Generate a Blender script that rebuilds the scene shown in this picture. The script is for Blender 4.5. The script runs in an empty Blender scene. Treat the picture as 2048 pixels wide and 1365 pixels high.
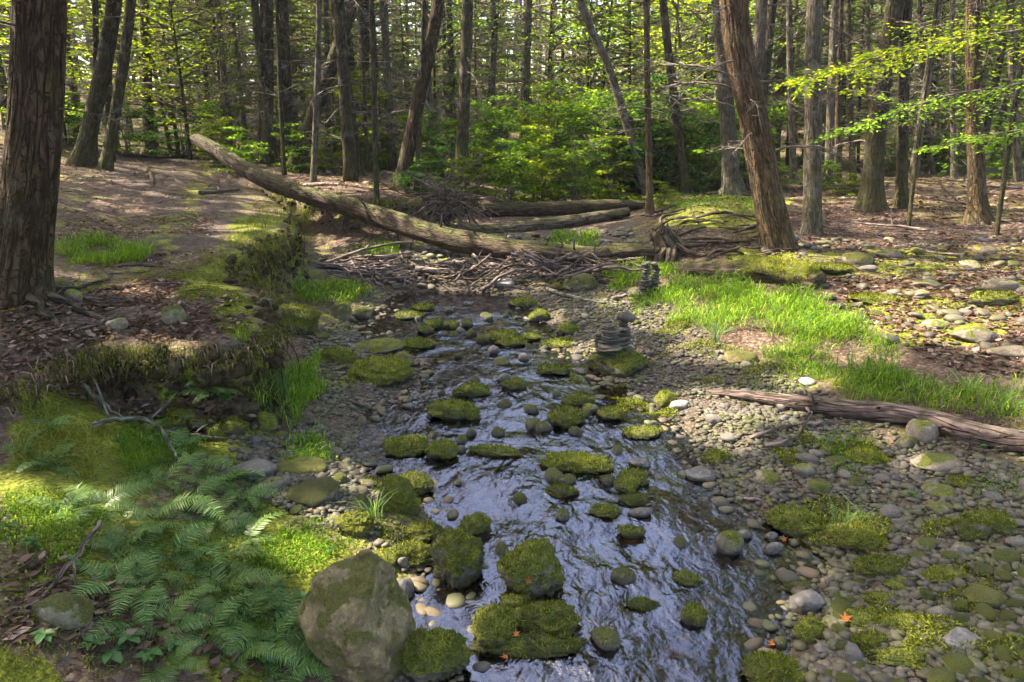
import bpy, bmesh, math, random
import numpy as np
from mathutils import Vector, Matrix
from mathutils.geometry import delaunay_2d_cdt

random.seed(7)
RNG = np.random.default_rng(7)
scene = bpy.context.scene
COL = scene.collection
R = math.radians

# ------------------------------------------------------------------ camera
FPX = 1450.0                       # focal length in pixels of a 2048 x 1365 picture
CAM = np.array([0.0, 0.0, 2.2])
PITCH = R(16.6)
cam_d = bpy.data.cameras.new('camera')
cam_d.sensor_width = 36.0
cam_d.lens = FPX / 2048.0 * 36.0
cam_d.clip_start = 0.05
cam_d.clip_end = 1000.0
cam_o = bpy.data.objects.new('camera', cam_d)
COL.objects.link(cam_o)
cam_o.location = CAM
cam_o.rotation_euler = (R(90) - PITCH, 0, 0)
scene.camera = cam_o

# ------------------------------------------------------------------ world, sun, exposure
SUN_AZ = R(-72)                    # measured from +Y towards +X
SUN_EL = R(50)
SUN = np.array([math.sin(SUN_AZ) * math.cos(SUN_EL), math.cos(SUN_AZ) * math.cos(SUN_EL), math.sin(SUN_EL)])
world = bpy.data.worlds.new('World')
scene.world = world
world.use_nodes = True
wn = world.node_tree
bg = wn.nodes.get('Background') or wn.nodes.new('ShaderNodeBackground')
sky = wn.nodes.new('ShaderNodeTexSky')
sky.sky_type = 'NISHITA'
sky.sun_disc = False
sky.sun_elevation = SUN_EL
sky.sun_rotation = SUN_AZ
sky.dust_density = 4.0
sky.air_density = 1.0
wn.links.new(sky.outputs[0], bg.inputs['Color'])
bg.inputs['Strength'].default_value = 0.15
sun_d = bpy.data.lights.new('sun', 'SUN')
sun_d.energy = 5.0
sun_d.angle = R(0.53)
sun_d.color = (1.0, 0.93, 0.80)
sun_o = bpy.data.objects.new('sun', sun_d)
COL.objects.link(sun_o)
sun_o.rotation_euler = Vector(SUN).to_track_quat('Z', 'Y').to_euler()
sun_o.location = (-20, 0, 30)
vs = scene.view_settings
vs.view_transform = 'Standard'
vs.look = 'None'
vs.gamma = 1.0
vs.exposure = 2.72
vs.use_curve_mapping = False
vs.use_white_balance = True          # the camera was balanced for open shade
vs.white_balance_temperature = 7050
scene.render.engine = 'CYCLES'
cy = scene.cycles
cy.use_denoising = True
cy.use_adaptive_sampling = True
cy.adaptive_threshold = 0.02
cy.max_bounces = 6
cy.diffuse_bounces = 3
cy.glossy_bounces = 3
cy.transmission_bounces = 4
cy.transparent_max_bounces = 8
cy.sample_clamp_indirect = 6.0
cy.caustics_reflective = False
cy.caustics_refractive = False

# ------------------------------------------------------------------ pixel rays (of the 2048 x 1365 photograph)
CP, SP = math.cos(PITCH), math.sin(PITCH)
def ray(u, v):
    a = (np.asarray(u, float) - 1024.0) / FPX
    b = (682.5 - np.asarray(v, float)) / FPX
    return np.stack([a, CP + b * SP, -SP + b * CP], -1)
def at_z(u, v, z):
    d = ray(u, v)
    return CAM + d * ((z - CAM[2]) / d[2])
def at_y(u, v, y):
    d = ray(u, v)
    return CAM + d * (y / d[1])

# ------------------------------------------------------------------ noise
def _hash(ix, iy, iz, seed):
    h = (ix.astype(np.int64) * 374761393 + iy.astype(np.int64) * 668265263 + iz.astype(np.int64) * 2147483647 + seed * 974634777) & 0xffffffff
    h = ((h ^ (h >> 13)) * 1274126177) & 0xffffffff
    h = ((h ^ (h >> 16)) * 2246822519) & 0xffffffff
    h = h ^ (h >> 15)
    return (h & 0xffffff) / float(0xffffff)
def vnoise(p, seed=0):
    p = np.asarray(p, float)
    i = np.floor(p); f = p - i; f = f * f * (3 - 2 * f)
    i = i.astype(np.int64)
    out = 0
    for dx in (0, 1):
        wx = f[:, 0] if dx else 1 - f[:, 0]
        for dy in (0, 1):
            wy = f[:, 1] if dy else 1 - f[:, 1]
            for dz in (0, 1):
                wz = f[:, 2] if dz else 1 - f[:, 2]
                out = out + wx * wy * wz * _hash(i[:, 0] + dx, i[:, 1] + dy, i[:, 2] + dz, seed)
    return out * 2 - 1
def fbm(p, seed=0, octv=3):
    s = 0; a = 1.0; q = np.asarray(p, float)
    for k in range(octv):
        s = s + a * vnoise(q, seed + k * 17); q = q * 2.03; a *= 0.5
    return s

# ------------------------------------------------------------------ mesh helpers
def tag(o, label=None, cat=None, group=None, kind=None):
    if label: o['label'] = label
    if cat: o['category'] = cat
    if group: o['group'] = group
    if kind: o['kind'] = kind
    return o
def mesh_np(name, V, polys, mat=None, smooth=True, attrs=None):
    me = bpy.data.meshes.new(name)
    V = np.ascontiguousarray(V, dtype=np.float32)
    polys = [np.asarray(p, dtype=np.int32) for p in polys if len(p)]
    me.vertices.add(len(V))
    me.vertices.foreach_set('co', V.ravel())
    nl = sum(p.size for p in polys); npoly = sum(len(p) for p in polys)
    me.loops.add(nl); me.polygons.add(npoly)
    me.loops.foreach_set('vertex_index', np.concatenate([p.ravel() for p in polys]))
    tot = np.concatenate([np.full(len(p), p.shape[1], np.int32) for p in polys])
    st = np.concatenate([[0], np.cumsum(tot)[:-1]]).astype(np.int32)
    me.polygons.foreach_set('loop_start', st)
    me.polygons.foreach_set('loop_total', tot)
    me.polygons.foreach_set('use_smooth', np.full(npoly, smooth))
    if attrs:
        for k, a in attrs.items():
            a = np.ascontiguousarray(a, dtype=np.float32)
            if a.ndim == 2:
                at = me.attributes.new(k, 'FLOAT_VECTOR', 'POINT'); at.data.foreach_set('vector', a.ravel())
            else:
                at = me.attributes.new(k, 'FLOAT', 'POINT'); at.data.foreach_set('value', a)
    me.update(calc_edges=True)
    if mat: me.materials.append(mat)
    return me
class MB:
    """collects shapes, then builds ONE mesh"""
    def __init__(s): s.V = []; s.P = {}; s.n = 0; s.T = []
    def add(s, V, polys, tc=None):
        V = np.asarray(V, float)
        for p in polys:
            p = np.asarray(p)
            if len(p): s.P.setdefault(p.shape[1], []).append(p + s.n)
        s.V.append(V); s.n += len(V)
        s.T.append(tc if tc is not None else V)
        return s
    def mesh(s, name, mat=None, smooth=True):
        V = np.concatenate(s.V)
        return mesh_np(name, V, [np.concatenate(p) for p in s.P.values()], mat, smooth, {'tc': np.concatenate(s.T)})
def link(name, me, parent=None, loc=None, rot=None, scale=None):
    o = bpy.data.objects.new(name, me)
    COL.objects.link(o)
    if parent is not None: o.parent = parent
    if loc is not None: o.location = [float(c) for c in loc]
    if rot is not None: o.rotation_euler = [float(c) for c in rot]
    if scale is not None: o.scale = [float(c) for c in scale] if hasattr(scale, '__len__') else (float(scale),) * 3
    return o
def empty(name, loc, rot=None):
    o = link(name, None, None, loc, rot)
    o.empty_display_size = 0.2
    return o
def tube(pts, rad, n=6, cap=True, rough=0.0, seed=0, flare=None, tc_off=0.0, rscale=(7, 1.6)):
    pts = np.asarray(pts, float); m = len(pts)
    rad = np.full(m, rad, float) if np.isscalar(rad) else np.asarray(rad, float)
    t = np.gradient(pts, axis=0); t /= np.linalg.norm(t, axis=1)[:, None] + 1e-9
    ref = np.array([1.0, 0, 0]) if abs(t[0][0]) < 0.8 else np.array([0, 1.0, 0])
    u = np.empty_like(pts); a = ref - t[0] * np.dot(ref, t[0]); u[0] = a / np.linalg.norm(a)
    for i in range(1, m):
        a = u[i - 1] - t[i] * np.dot(u[i - 1], t[i]); u[i] = a / (np.linalg.norm(a) + 1e-9)
    w = np.cross(t, u)
    th = np.linspace(0, 2 * math.pi, n, endpoint=False)
    c, s = np.cos(th), np.sin(th)
    L = np.concatenate([[0], np.cumsum(np.linalg.norm(np.diff(pts, axis=0), axis=1))])
    rr = np.repeat(rad[:, None], n, 1)
    rm = rad.mean()
    if rough:
        q = np.stack([np.tile(c, m) * rscale[0] * 0.35, np.tile(s, m) * rscale[0] * 0.35, np.repeat(L, n) * rscale[1]], -1)
        f = fbm(q * np.array([1, 1, 1.0]), seed, 3).reshape(m, n)
        q2 = np.stack([np.tile(c, m) * rscale[0], np.tile(s, m) * rscale[0], np.repeat(L, n) * rscale[1]], -1)
        g = 1 - np.abs(vnoise(q2, seed + 5)).reshape(m, n) * 2
        rr = rr * (1 + rough * (f * 0.6 + g * 0.5))
    if flare is not None:
        rr = rr * flare(L[:, None], th[None, :])
    V = pts[:, None, :] + rr[..., None] * (c[None, :, None] * u[:, None, :] + s[None, :, None] * w[:, None, :])
    tc = np.stack([np.tile(c, m) * rm, np.tile(s, m) * rm, np.repeat(L, n) + tc_off], -1)
    V = V.reshape(-1, 3)
    i = np.arange(m - 1)[:, None] * n; j = np.arange(n)[None, :]; j2 = (j + 1) % n
    Q = np.stack([i + j, i + j2, i + n + j2, i + n + j], -1).reshape(-1, 4)
    polys = [Q]
    if cap:
        k = len(V)
        V = np.concatenate([V, pts[:1] - t[:1] * rad[0] * .15, pts[-1:] + t[-1:] * rad[-1] * .3])
        tc = np.concatenate([tc, [[0, 0, tc_off]], [[0, 0, L[-1] + tc_off]]])
        jj = np.arange(n); b = (m - 1) * n
        polys.append(np.stack([np.full(n, k), (jj + 1) % n, jj], -1))
        polys.append(np.stack([np.full(n, k + 1), b + jj, b + (jj + 1) % n], -1))
    return V, polys, tc
def curve_pts(ctrl, n):
    """Catmull-Rom through the control points"""
    P = np.asarray(ctrl, float)
    P = np.concatenate([[2 * P[0] - P[1]], P, [2 * P[-1] - P[-2]]])
    m = len(P) - 3
    out = []
    for t in np.linspace(0, m - 1e-6, n):
        i = int(t); f = t - i
        a, b, c, d = P[i:i + 4]
        out.append(.5 * (2 * b + (c - a) * f + (2 * a - 5 * b + 4 * c - d) * f * f + (3 * b - a - 3 * c + d) * f ** 3))
    return np.array(out)
def basis(d):
    d = np.asarray(d, float); d = d / np.linalg.norm(d)
    r = np.array([0, 0, 1.0]) if abs(d[2]) < .9 else np.array([1.0, 0, 0])
    x = np.cross(r, d); x /= np.linalg.norm(x)
    return x, np.cross(d, x), d
def inpoly(x, y, P):
    P = np.asarray(P, float); inside = np.zeros(len(x), bool); j = len(P) - 1
    for i in range(len(P)):
        xi, yi = P[i]; xj, yj = P[j]
        c = ((yi > y) != (yj > y)) & (x < (xj - xi) * (y - yi) / (yj - yi + 1e-12) + xi)
        inside ^= c; j = i
    return inside
# ------------------------------------------------------------------ materials
class NT:
    def __init__(s, name):
        s.m = bpy.data.materials.new(name); s.m.use_nodes = True
        s.t = s.m.node_tree; s.t.nodes.clear()
        s.out = s.t.nodes.new('ShaderNodeOutputMaterial')
    def n(s, typ, **kw):
        nd = s.t.nodes.new('ShaderNode' + typ)
        for k, v in kw.items():
            if k in nd.inputs.keys(): nd.inputs[k].default_value = v
            else: setattr(nd, k, v)
        return nd
    def l(s, a, b): s.t.links.new(a, b)
    def set(s, sock, val):
        if hasattr(val, 'is_output') or isinstance(val, bpy.types.NodeSocket): s.l(val, sock)
        else: sock.default_value = val
    def mix(s, f, a, b, mode='MIX'):
        nd = s.t.nodes.new('ShaderNodeMix'); nd.data_type = 'RGBA'; nd.blend_type = mode
        s.set(nd.inputs[0], f)
        for sk, v in ((nd.inputs[6], a), (nd.inputs[7], b)):
            if isinstance(v, tuple): v = (*v, 1.0) if len(v) == 3 else v
            s.set(sk, v)
        return nd.outputs[2]
    def math(s, op, a, b=0.0, c=None, clamp=False):
        nd = s.t.nodes.new('ShaderNodeMath'); nd.operation = op; nd.use_clamp = clamp
        s.set(nd.inputs[0], a); s.set(nd.inputs[1], b)
        if c is not None: s.set(nd.inputs[2], c)
        return nd.outputs[0]
    def ramp(s, f, stops):
        nd = s.t.nodes.new('ShaderNodeValToRGB'); cr = nd.color_ramp
        while len(cr.elements) < len(stops): cr.elements.new(0.5)
        for e, (p, c) in zip(cr.elements, stops):
            e.position = p
            if not isinstance(c, tuple): c = (c, c, c)
            e.color = (*c, 1.0)
        s.set(nd.inputs[0], f)
        return nd.outputs[0]
    def rng(s, f, a, b, c=0.0, d=1.0):
        nd = s.t.nodes.new('ShaderNodeMapRange'); s.set(nd.inputs[0], f)
        for i, v in zip((1, 2, 3, 4), (a, b, c, d)): s.set(nd.inputs[i], v)
        return nd.outputs[0]
    def vec(s, src, scale):
        nd = s.t.nodes.new('ShaderNodeMapping'); s.l(src, nd.inputs[0]); nd.inputs['Scale'].default_value = scale
        return nd.outputs[0]
    def noise(s, vec, scale, detail=4.0, rough=0.55, dist=0.0):
        nd = s.n('TexNoise'); s.l(vec, nd.inputs['Vector']); nd.inputs['Scale'].default_value = scale
        nd.inputs['Detail'].default_value = detail; nd.inputs['Roughness'].default_value = rough; nd.inputs['Distortion'].default_value = dist
        return nd.outputs[0]
    def vor(s, vec, scale, feature='F1', rand=1.0):
        nd = s.n('TexVoronoi', feature=feature); s.l(vec, nd.inputs['Vector']); nd.inputs['Scale'].default_value = scale
        nd.inputs['Randomness'].default_value = rand
        return nd
    def attr(s, name):
        nd = s.t.nodes.new('ShaderNodeAttribute'); nd.attribute_name = name
        return nd
    def bump(s, h, strength=.5, dist=.02, normal=None):
        nd = s.t.nodes.new('ShaderNodeBump'); s.set(nd.inputs['Height'], h)
        nd.inputs['Strength'].default_value = strength; nd.inputs['Distance'].default_value = dist
        if normal: s.l(normal, nd.inputs['Normal'])
        return nd.outputs[0]
    def principled(s, col, rough=.8, normal=None, spec=.3):
        nd = s.t.nodes.new('ShaderNodeBsdfPrincipled')
        if isinstance(col, tuple): col = (*col, 1.0) if len(col) == 3 else col
        s.set(nd.inputs['Base Color'], col); s.set(nd.inputs['Roughness'], rough)
        s.set(nd.inputs['Specular IOR Level'], spec)
        if normal: s.l(normal, nd.inputs['Normal'])
        s.l(nd.outputs[0], s.out.inputs[0])
        return nd

MOSS_D, MOSS_M, MOSS_L = (.035, .045, .005), (.13, .145, .014), (.32, .31, .04)

def mat_bark(name, dark, light, moss=.3, furrow=1.0, lichen=.25):
    k = NT(name); tc = k.attr('tc').outputs['Vector']
    v1 = k.vec(tc, (1, 1, .16))
    f1 = k.noise(v1, 45 * furrow, 4, .62, .3)
    vo = k.noise(k.vec(tc, (1, 1, .09)), 30 * furrow, 2, .5, .25)
    v2 = k.noise(k.vec(tc, (1, 1, .5)), 20 * furrow, 2, .5, .3)
    crack = k.math('MULTIPLY', k.rng(k.math('ABSOLUTE', k.math('SUBTRACT', vo, .5)), 0.0, .09), k.rng(k.math('ABSOLUTE', k.math('SUBTRACT', v2, .5)), 0.0, .035, .35, 1.0))
    f2 = k.noise(tc, 6, 3)
    obi = k.n('ObjectInfo')
    c = k.mix(k.rng(f1, .3, .72), dark, light)
    c = k.mix(k.rng(crack, 0, 1, .75, 0), c, tuple(x * .35 for x in dark))
    c = k.mix(k.rng(f2, .52, .75, 0, lichen), c, (.26, .26, .22))
    geo = k.n('NewGeometry'); sx = k.n('SeparateXYZ'); k.l(geo.outputs['Normal'], sx.inputs[0])
    sp = k.n('SeparateXYZ'); k.l(tc, sp.inputs[0])
    low = k.rng(sp.outputs[2], .1, 2.2, .55, 0)
    mm = k.math('ADD', k.rng(k.noise(tc, 5, 5, .65), .40, .68, -.25, .75), low)
    mm = k.math('ADD', mm, k.rng(sx.outputs[2], .1, .8, 0, .65))
    mm = k.math('MULTIPLY', mm, moss, clamp=True)
    mc = k.mix(k.noise(tc, 40, 3), MOSS_D, MOSS_M)
    c = k.mix(mm, c, mc)
    vv = k.rng(obi.outputs['Random'], 0, 1, .75, 1.25)
    c = k.mix(1.0, c, vv, 'MULTIPLY')
    h = k.math('ADD', f1, k.math('MULTIPLY', crack, .7))
    k.principled(c, .9, k.bump(h, 1.0, .035), .15)
    return k.m
def mat_wood(name, dark, light, moss=0.0):
    k = NT(name); tc = k.attr('tc').outputs['Vector']
    f1 = k.noise(k.vec(tc, (1, 1, .06)), 45, 5, .6, .8)
    f2 = k.noise(tc, 7, 4)
    c = k.mix(k.rng(f1, .3, .7), dark, light)
    c = k.mix(k.rng(f2, .47, .62, 0, .75), c, tuple(x * .4 for x in dark))
    cr_ = k.rng(k.math('ABSOLUTE', k.math('SUBTRACT', k.noise(k.vec(tc, (1, 1, .12)), 22, 2, .5, .4), .5)), 0, .05, .8, 0)
    c = k.mix(cr_, c, tuple(x * .25 for x in dark))
    if moss:
        geo = k.n('NewGeometry'); sx = k.n('SeparateXYZ'); k.l(geo.outputs['Normal'], sx.inputs[0])
        mm = k.math('ADD', sx.outputs[2], k.rng(k.noise(tc, 7, 5, .7), .3, .7, -1.2, .45))
        mm = k.math('MULTIPLY', k.rng(mm, .1, .5), moss, clamp=True)
        c = k.mix(mm, c, k.mix(k.rng(k.noise(tc, 45, 3), .35, .65), MOSS_D, (.12, .125, .022)))
    k.principled(c, .85, k.bump(k.math('SUBTRACT', k.math('ADD', f1, k.math('MULTIPLY', f2, 1.2)), cr_), 1.0, .03), .2)
    return k.m
def mat_stone(name, c1, c2, moss=0.0, rough=.75, mossmix=(MOSS_D, MOSS_M, MOSS_L), wet=False, hi=.62):
    k = NT(name); tc = k.n('TexCoord').outputs['Object']; obi = k.n('ObjectInfo')
    ad = k.n('VectorMath', operation='ADD'); k.l(tc, ad.inputs[0]); 
    mu = k.n('VectorMath', operation='SCALE'); k.l(obi.outputs['Location'], mu.inputs[0]); mu.inputs['Scale'].default_value = 3.1
    k.l(mu.outputs[0], ad.inputs[1]); p = ad.outputs[0]
    f = k.noise(p, 9, 6, .62, .3); g = k.noise(p, 60, 4, .6); q = k.noise(p, 3.0, 3)
    c = k.mix(k.rng(f, .35, .66), c1, c2)
    c = k.mix(k.rng(g, .35, .7, 0, .55), c, tuple(x * .4 for x in c1))
    c = k.mix(k.rng(q, .55, .7, 0, .35), c, (c2[0] * 1.05, c2[1] * .9, c2[2] * .72))
    sk = k.noise(p, 26, 3, .7); c = k.mix(k.rng(sk, .56, .66, 0, .55), c, (c2[0] * 1.5, c2[1] * 1.45, c2[2] * 1.3))
    vv = k.rng(obi.outputs['Random'], 0, 1, .72, 1.3); c = k.mix(1.0, c, vv, 'MULTIPLY')
    h = k.math('ADD', k.math('MULTIPLY', f, 1.2), k.math('MULTIPLY', g, .5))
    nrm = k.bump(h, .55, .02)
    rg = rough
    if moss:
        geo = k.n('NewGeometry'); sx = k.n('SeparateXYZ'); k.l(geo.outputs['Normal'], sx.inputs[0])
        mn = k.noise(p, 7, 6, .68)
        mm = k.math('ADD', k.math('MULTIPLY', sx.outputs[2], .75), k.rng(mn, .25, .75, -.85, .75))
        mm = k.rng(k.math('ADD', mm, moss * 1.5 - .95), -.05, .25)
        mf = k.noise(p, 130, 4, .7); ml = k.noise(p, 14, 4)
        mc = k.mix(k.rng(mf, .35, .68), mossmix[0], mossmix[1])
        mc = k.mix(k.math('MULTIPLY', k.rng(ml, .42, hi), k.rng(mf, .4, .75)), mc, mossmix[2])
        mc = k.mix(1.0, mc, k.rng(obi.outputs['Random'], 0, 1, .75, 1.25), 'MULTIPLY')
        c = k.mix(mm, c, mc)
        hm = k.math('ADD', k.math('MULTIPLY', mf, 1.0), k.math('MULTIPLY', ml, 2.0))
        nm = k.bump(hm, 1.0, .03)
        mv = k.n('Mix', data_type='VECTOR'); k.l(mm, mv.inputs[0]); k.l(nrm, mv.inputs[4]); k.l(nm, mv.inputs[5]); nrm = mv.outputs[1]
        rg = k.rng(mm, 0, 1, rough, .95)
    gp = k.n('NewGeometry'); pz = k.n('SeparateXYZ'); k.l(gp.outputs['Position'], pz.inputs[0])
    wl_ = k.math('ADD', pz.outputs[2], k.rng(k.noise(p, 12, 2), .3, .7, -.025, .025))
    wet_ = k.rng(wl_, .012, .045, 1, 0)                       # damp band above the water line
    inb = k.math('MULTIPLY', wet_, .62)
    c = k.mix(inb, c, (.018, .014, .009))
    rg2 = k.math('SUBTRACT', rg, k.math('MULTIPLY', wet_, .4), clamp=True)
    k.principled(c, rg2, nrm, .35)
    return k.m
def mat_leaf(name, c1, c2, trans=.45, c3=None, gloss=.0, objvar=True):
    k = NT(name); geo = k.n('NewGeometry'); obi = k.n('ObjectInfo')
    rp = geo.outputs['Random Per Island']
    st = [(0.0, c1), (.75, c2)]
    if c3: st.append((1.0, c3))
    c = k.ramp(rp, st)
    if objvar:
        c = k.mix(1.0, c, k.rng(obi.outputs['Random'], 0, 1, .8, 1.2), 'MULTIPLY')
    d = k.n('BsdfDiffuse'); k.l(c, d.inputs[0])
    t = k.n('BsdfTranslucent'); tcol = k.mix(1.0, c, (1.35, 1.25, .55), 'MULTIPLY'); k.l(tcol, t.inputs[0])
    mx = k.n('MixShader'); mx.inputs[0].default_value = trans; k.l(d.outputs[0], mx.inputs[1]); k.l(t.outputs[0], mx.inputs[2])
    sh = mx.outputs[0]
    if gloss:
        g = k.n('BsdfGlossy'); g.inputs['Roughness'].default_value = .45
        m2 = k.n('MixShader'); m2.inputs[0].default_value = gloss; k.l(sh, m2.inputs[1]); k.l(g.outputs[0], m2.inputs[2]); sh = m2.outputs[0]
    k.l(sh, k.out.inputs[0])
    return k.m
def mat_ground():
    k = NT('forest_ground'); tc = k.n('TexCoord').outputs['Object']
    wm, wg, wp, ww = (k.attr(a).outputs['Fac'] for a in ('wmoss', 'wgravel', 'wpath', 'wdirt'))
    big = k.noise(tc, 1.3, 4, .6); mid = k.noise(tc, 6, 5, .65); fine = k.noise(tc, 55, 4, .65)
    vl = k.vor(k.mix(.12, tc, k.n('TexNoise', Scale=9.0, Detail=2.0).outputs[1]), 38); lr = k.n('SeparateColor'); k.l(vl.outputs['Color'], lr.inputs[0])
    leaf = k.ramp(lr.outputs[0], [(0, (.03, .018, .012)), (.4, (.07, .043, .030)), (.75, (.125, .082, .060)), (1, (.20, .15, .118))])
    leaf = k.mix(k.rng(fine, .3, .7, .0, .6), leaf, (.045, .028, .02))
    dirt = k.mix(k.rng(mid, .3, .7), (.035, .024, .016), (.10, .068, .044))
    dirt = k.mix(k.rng(fine, .45, .75, 0, .6), dirt, (.14, .105, .075))
    path = k.mix(k.rng(mid, .35, .65), (.045, .032, .025), (.09, .065, .052)); path = k.mix(k.rng(fine, .4, .7, 0, .7), path, (.035, .024, .02))
    gv = k.vor(k.mix(.10, tc, k.n('TexNoise', Scale=14.0, Detail=2.0).outputs[1]), 46); gs = k.n('SeparateColor'); k.l(gv.outputs['Color'], gs.inputs[0])
    grav = k.ramp(gs.outputs[0], [(0, (.04, .034, .028)), (.5, (.085, .072, .058)), (1, (.14, .122, .105))])
    grav = k.mix(k.rng(gv.outputs['Distance'], .3, .6, 0, .85), grav, (.03, .024, .018))
    grav = k.mix(k.rng(big, .35, .65, 0, .5), grav, (.10, .068, .038))
    moss = k.mix(k.rng(fine, .3, .68), MOSS_D, MOSS_M); moss = k.mix(k.math('MULTIPLY', k.rng(mid, .45, .7), k.rng(fine, .4, .7)), moss, MOSS_L)
    leaf = k.mix(k.rng(big, .42, .6, 0, .65), leaf, dirt)
    c = k.mix(k.rng(ww, 0, 1), leaf, dirt)
    c = k.mix(wp, c, path)
    c = k.mix(wg, c, grav)
    mk = k.rng(k.math('ADD', wm, k.rng(mid, .25, .75, -.45, .45)), .3, .62)
    c = k.mix(mk, c, moss)
    h = k.math('ADD', k.math('MULTIPLY', fine, .5), k.math('MULTIPLY', mid, 1.2))
    h = k.math('ADD', h, k.math('MULTIPLY', vl.outputs['Distance'], -.6))
    k.principled(c, .92, k.bump(h, .8, .04), .15)
    return k.m
def mat_water():
    k = NT('creek_water'); tc = k.n('TexCoord').outputs['Object']
    v = k.vec(tc, (1.0, .62, 1)); deep = k.attr('depth').outputs['Fac']
    n1 = k.noise(v, 3.4, 3, .5, .8); n2 = k.noise(v, 14, 3, .55, .5); n3 = k.noise(tc, 1.1, 2)
    amp = k.math('MULTIPLY', k.rng(n3, .36, .64, .3, 1.0), k.rng(deep, .015, .10, .25, 1.0))
    h = k.math('MULTIPLY', k.math('ADD', k.math('MULTIPLY', n1, 1.0), k.math('MULTIPLY', n2, .38)), amp)
    nb = k.bump(h, 1.0, .075)
    fr = k.n('Fresnel'); fr.inputs['IOR'].default_value = 1.95; k.l(nb, fr.inputs['Normal'])
    gl = k.n('BsdfGlossy'); gl.inputs['Roughness'].default_value = .11; gl.inputs['Color'].default_value = (.80, .82, 1.0, 1); k.l(nb, gl.inputs['Normal'])  # blue-violet of the sky put into the reflection colour; real water doesn't tint
    tr = k.n('BsdfRefraction'); tr.inputs['Color'].default_value = (.80, .74, .60, 1); tr.inputs['IOR'].default_value = 1.10; k.l(nb, tr.inputs['Normal'])
    tp = k.n('BsdfTransparent'); tp.inputs['Color'].default_value = (.74, .60, .40, 1)
    mx = k.n('MixShader'); k.l(fr.outputs[0], mx.inputs[0]); k.l(tp.outputs[0], mx.inputs[1]); k.l(gl.outputs[0], mx.inputs[2])
    k.t.nodes.remove(tr)
    k.l(mx.outputs[0], k.out.inputs[0])
    return k.m

M = {}
M['ground'] = mat_ground()
M['water'] = mat_water()
M['bark_brown'] = mat_bark('bark_brown', (.040, .023, .014), (.125, .078, .047), .14, 1.0, .12)
M['bark_dark'] = mat_bark('bark_dark', (.028, .020, .014), (.085, .064, .044), .4)
M['bark_grey'] = mat_bark('bark_grey', (.060, .046, .035), (.17, .14, .11), .25, 1.1, .5)
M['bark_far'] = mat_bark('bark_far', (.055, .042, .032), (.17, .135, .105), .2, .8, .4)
M['log_moss'] = mat_wood('weathered_mossy_log', (.030, .019, .011), (.085, .055, .034), .5)
M['log_tan'] = mat_wood('weathered_log', (.05, .036, .023), (.145, .108, .072), .5)
M['driftwood'] = mat_wood('driftwood', (.075, .048, .040), (.20, .145, .125), .12)
M['stick'] = mat_wood('dry_stick', (.10, .068, .055), (.30, .23, .20))
M['root'] = mat_wood('root_wood', (.045, .031, .021), (.14, .10, .07), .25)
M['rot_moss'] = mat_wood('mossy_rotten_log', (.05, .034, .024), (.12, .085, .06), 1.0)
M['twig'] = mat_wood('dead_twig', (.10, .078, .062), (.28, .23, .19))
M['twig_pale'] = mat_wood('lichen_branch', (.12, .115, .085), (.30, .29, .23), .3)
M['stone'] = mat_stone('river_stone', (.065, .056, .048), (.15, .13, .112))
M['stone_moss'] = mat_stone('mossy_river_stone', (.06, .050, .038), (.14, .12, .09), .48)
M['moss_rock'] = mat_stone('moss_covered_rock', (.05, .042, .03), (.13, .11, .08), .76)
M['moss_bright'] = mat_stone('bright_moss_rock', (.06, .05, .038), (.14, .12, .09), .85, .8, ((.045, .055, .006), (.13, .14, .014), (.26, .25, .03)))
M['boulder'] = mat_stone('tan_boulder', (.08, .058, .028), (.22, .165, .085), .52, .8, ((.06, .06, .012), (.11, .11, .018), (.17, .16, .03)))
M['boulder_olive'] = mat_stone('olive_boulder', (.10, .088, .055), (.20, .175, .12), .62, .8, ((.06, .06, .012), (.11, .11, .018), (.17, .16, .03)))
M['stone_grey'] = mat_stone('smooth_grey_stone', (.060, .053, .048), (.135, .12, .108), 0, .55)
M['stone_pale'] = mat_stone('pale_stone', (.15, .125, .115), (.28, .245, .235), 0, .7)
M['stone_brown'] = mat_stone('brown_flat_stone', (.10, .078, .058), (.20, .16, .125), .3)
M['stone_cairn'] = mat_stone('cairn_slate', (.030, .026, .021), (.095, .083, .068), 0, .8)
M['pebble'] = mat_stone('pebble', (.08, .072, .066), (.20, .182, .168), 0, .7)
M['moss_fuzz'] = mat_leaf('moss_fuzz', (.025, .036, .004), (.12, .145, .014), .35, (.30, .30, .05))
M['moss_fuzz_b'] = mat_leaf('moss_fuzz_bright', (.045, .062, .005), (.18, .21, .016), .35, (.38, .37, .05))
M['turf'] = mat_leaf('dull_turf', (.035, .042, .009), (.085, .095, .018), .35, (.16, .155, .05))
M['grass'] = mat_leaf('grass_blade', (.04, .105, .012), (.12, .22, .022), .5, (.27, .33, .06))
M['grass_dry'] = mat_leaf('grass_olive', (.07, .09, .015), (.15, .16, .03), .4, (.24, .23, .08))
M['sedge'] = mat_leaf('sedge_blade', (.05, .10, .03), (.12, .19, .07), .4, (.22, .28, .12))
M['fern'] = mat_leaf('fern_leaf', (.045, .10, .022), (.12, .21, .055), .4, (.22, .31, .10), .02)
M['fern_y'] = mat_leaf('fern_leaf_light', (.06, .12, .02), (.11, .18, .035), .4, (.16, .22, .06), .03)
M['herb'] = mat_leaf('herb_leaf', (.022, .065, .014), (.05, .125, .03), .4, (.09, .17, .05), .02)
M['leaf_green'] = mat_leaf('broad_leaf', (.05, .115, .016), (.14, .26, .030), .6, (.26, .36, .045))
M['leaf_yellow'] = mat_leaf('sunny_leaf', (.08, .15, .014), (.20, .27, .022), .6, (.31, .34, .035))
M['leaf_deep'] = mat_leaf('shade_leaf', (.018, .055, .014), (.045, .11, .022), .5, (.08, .15, .03))
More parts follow.
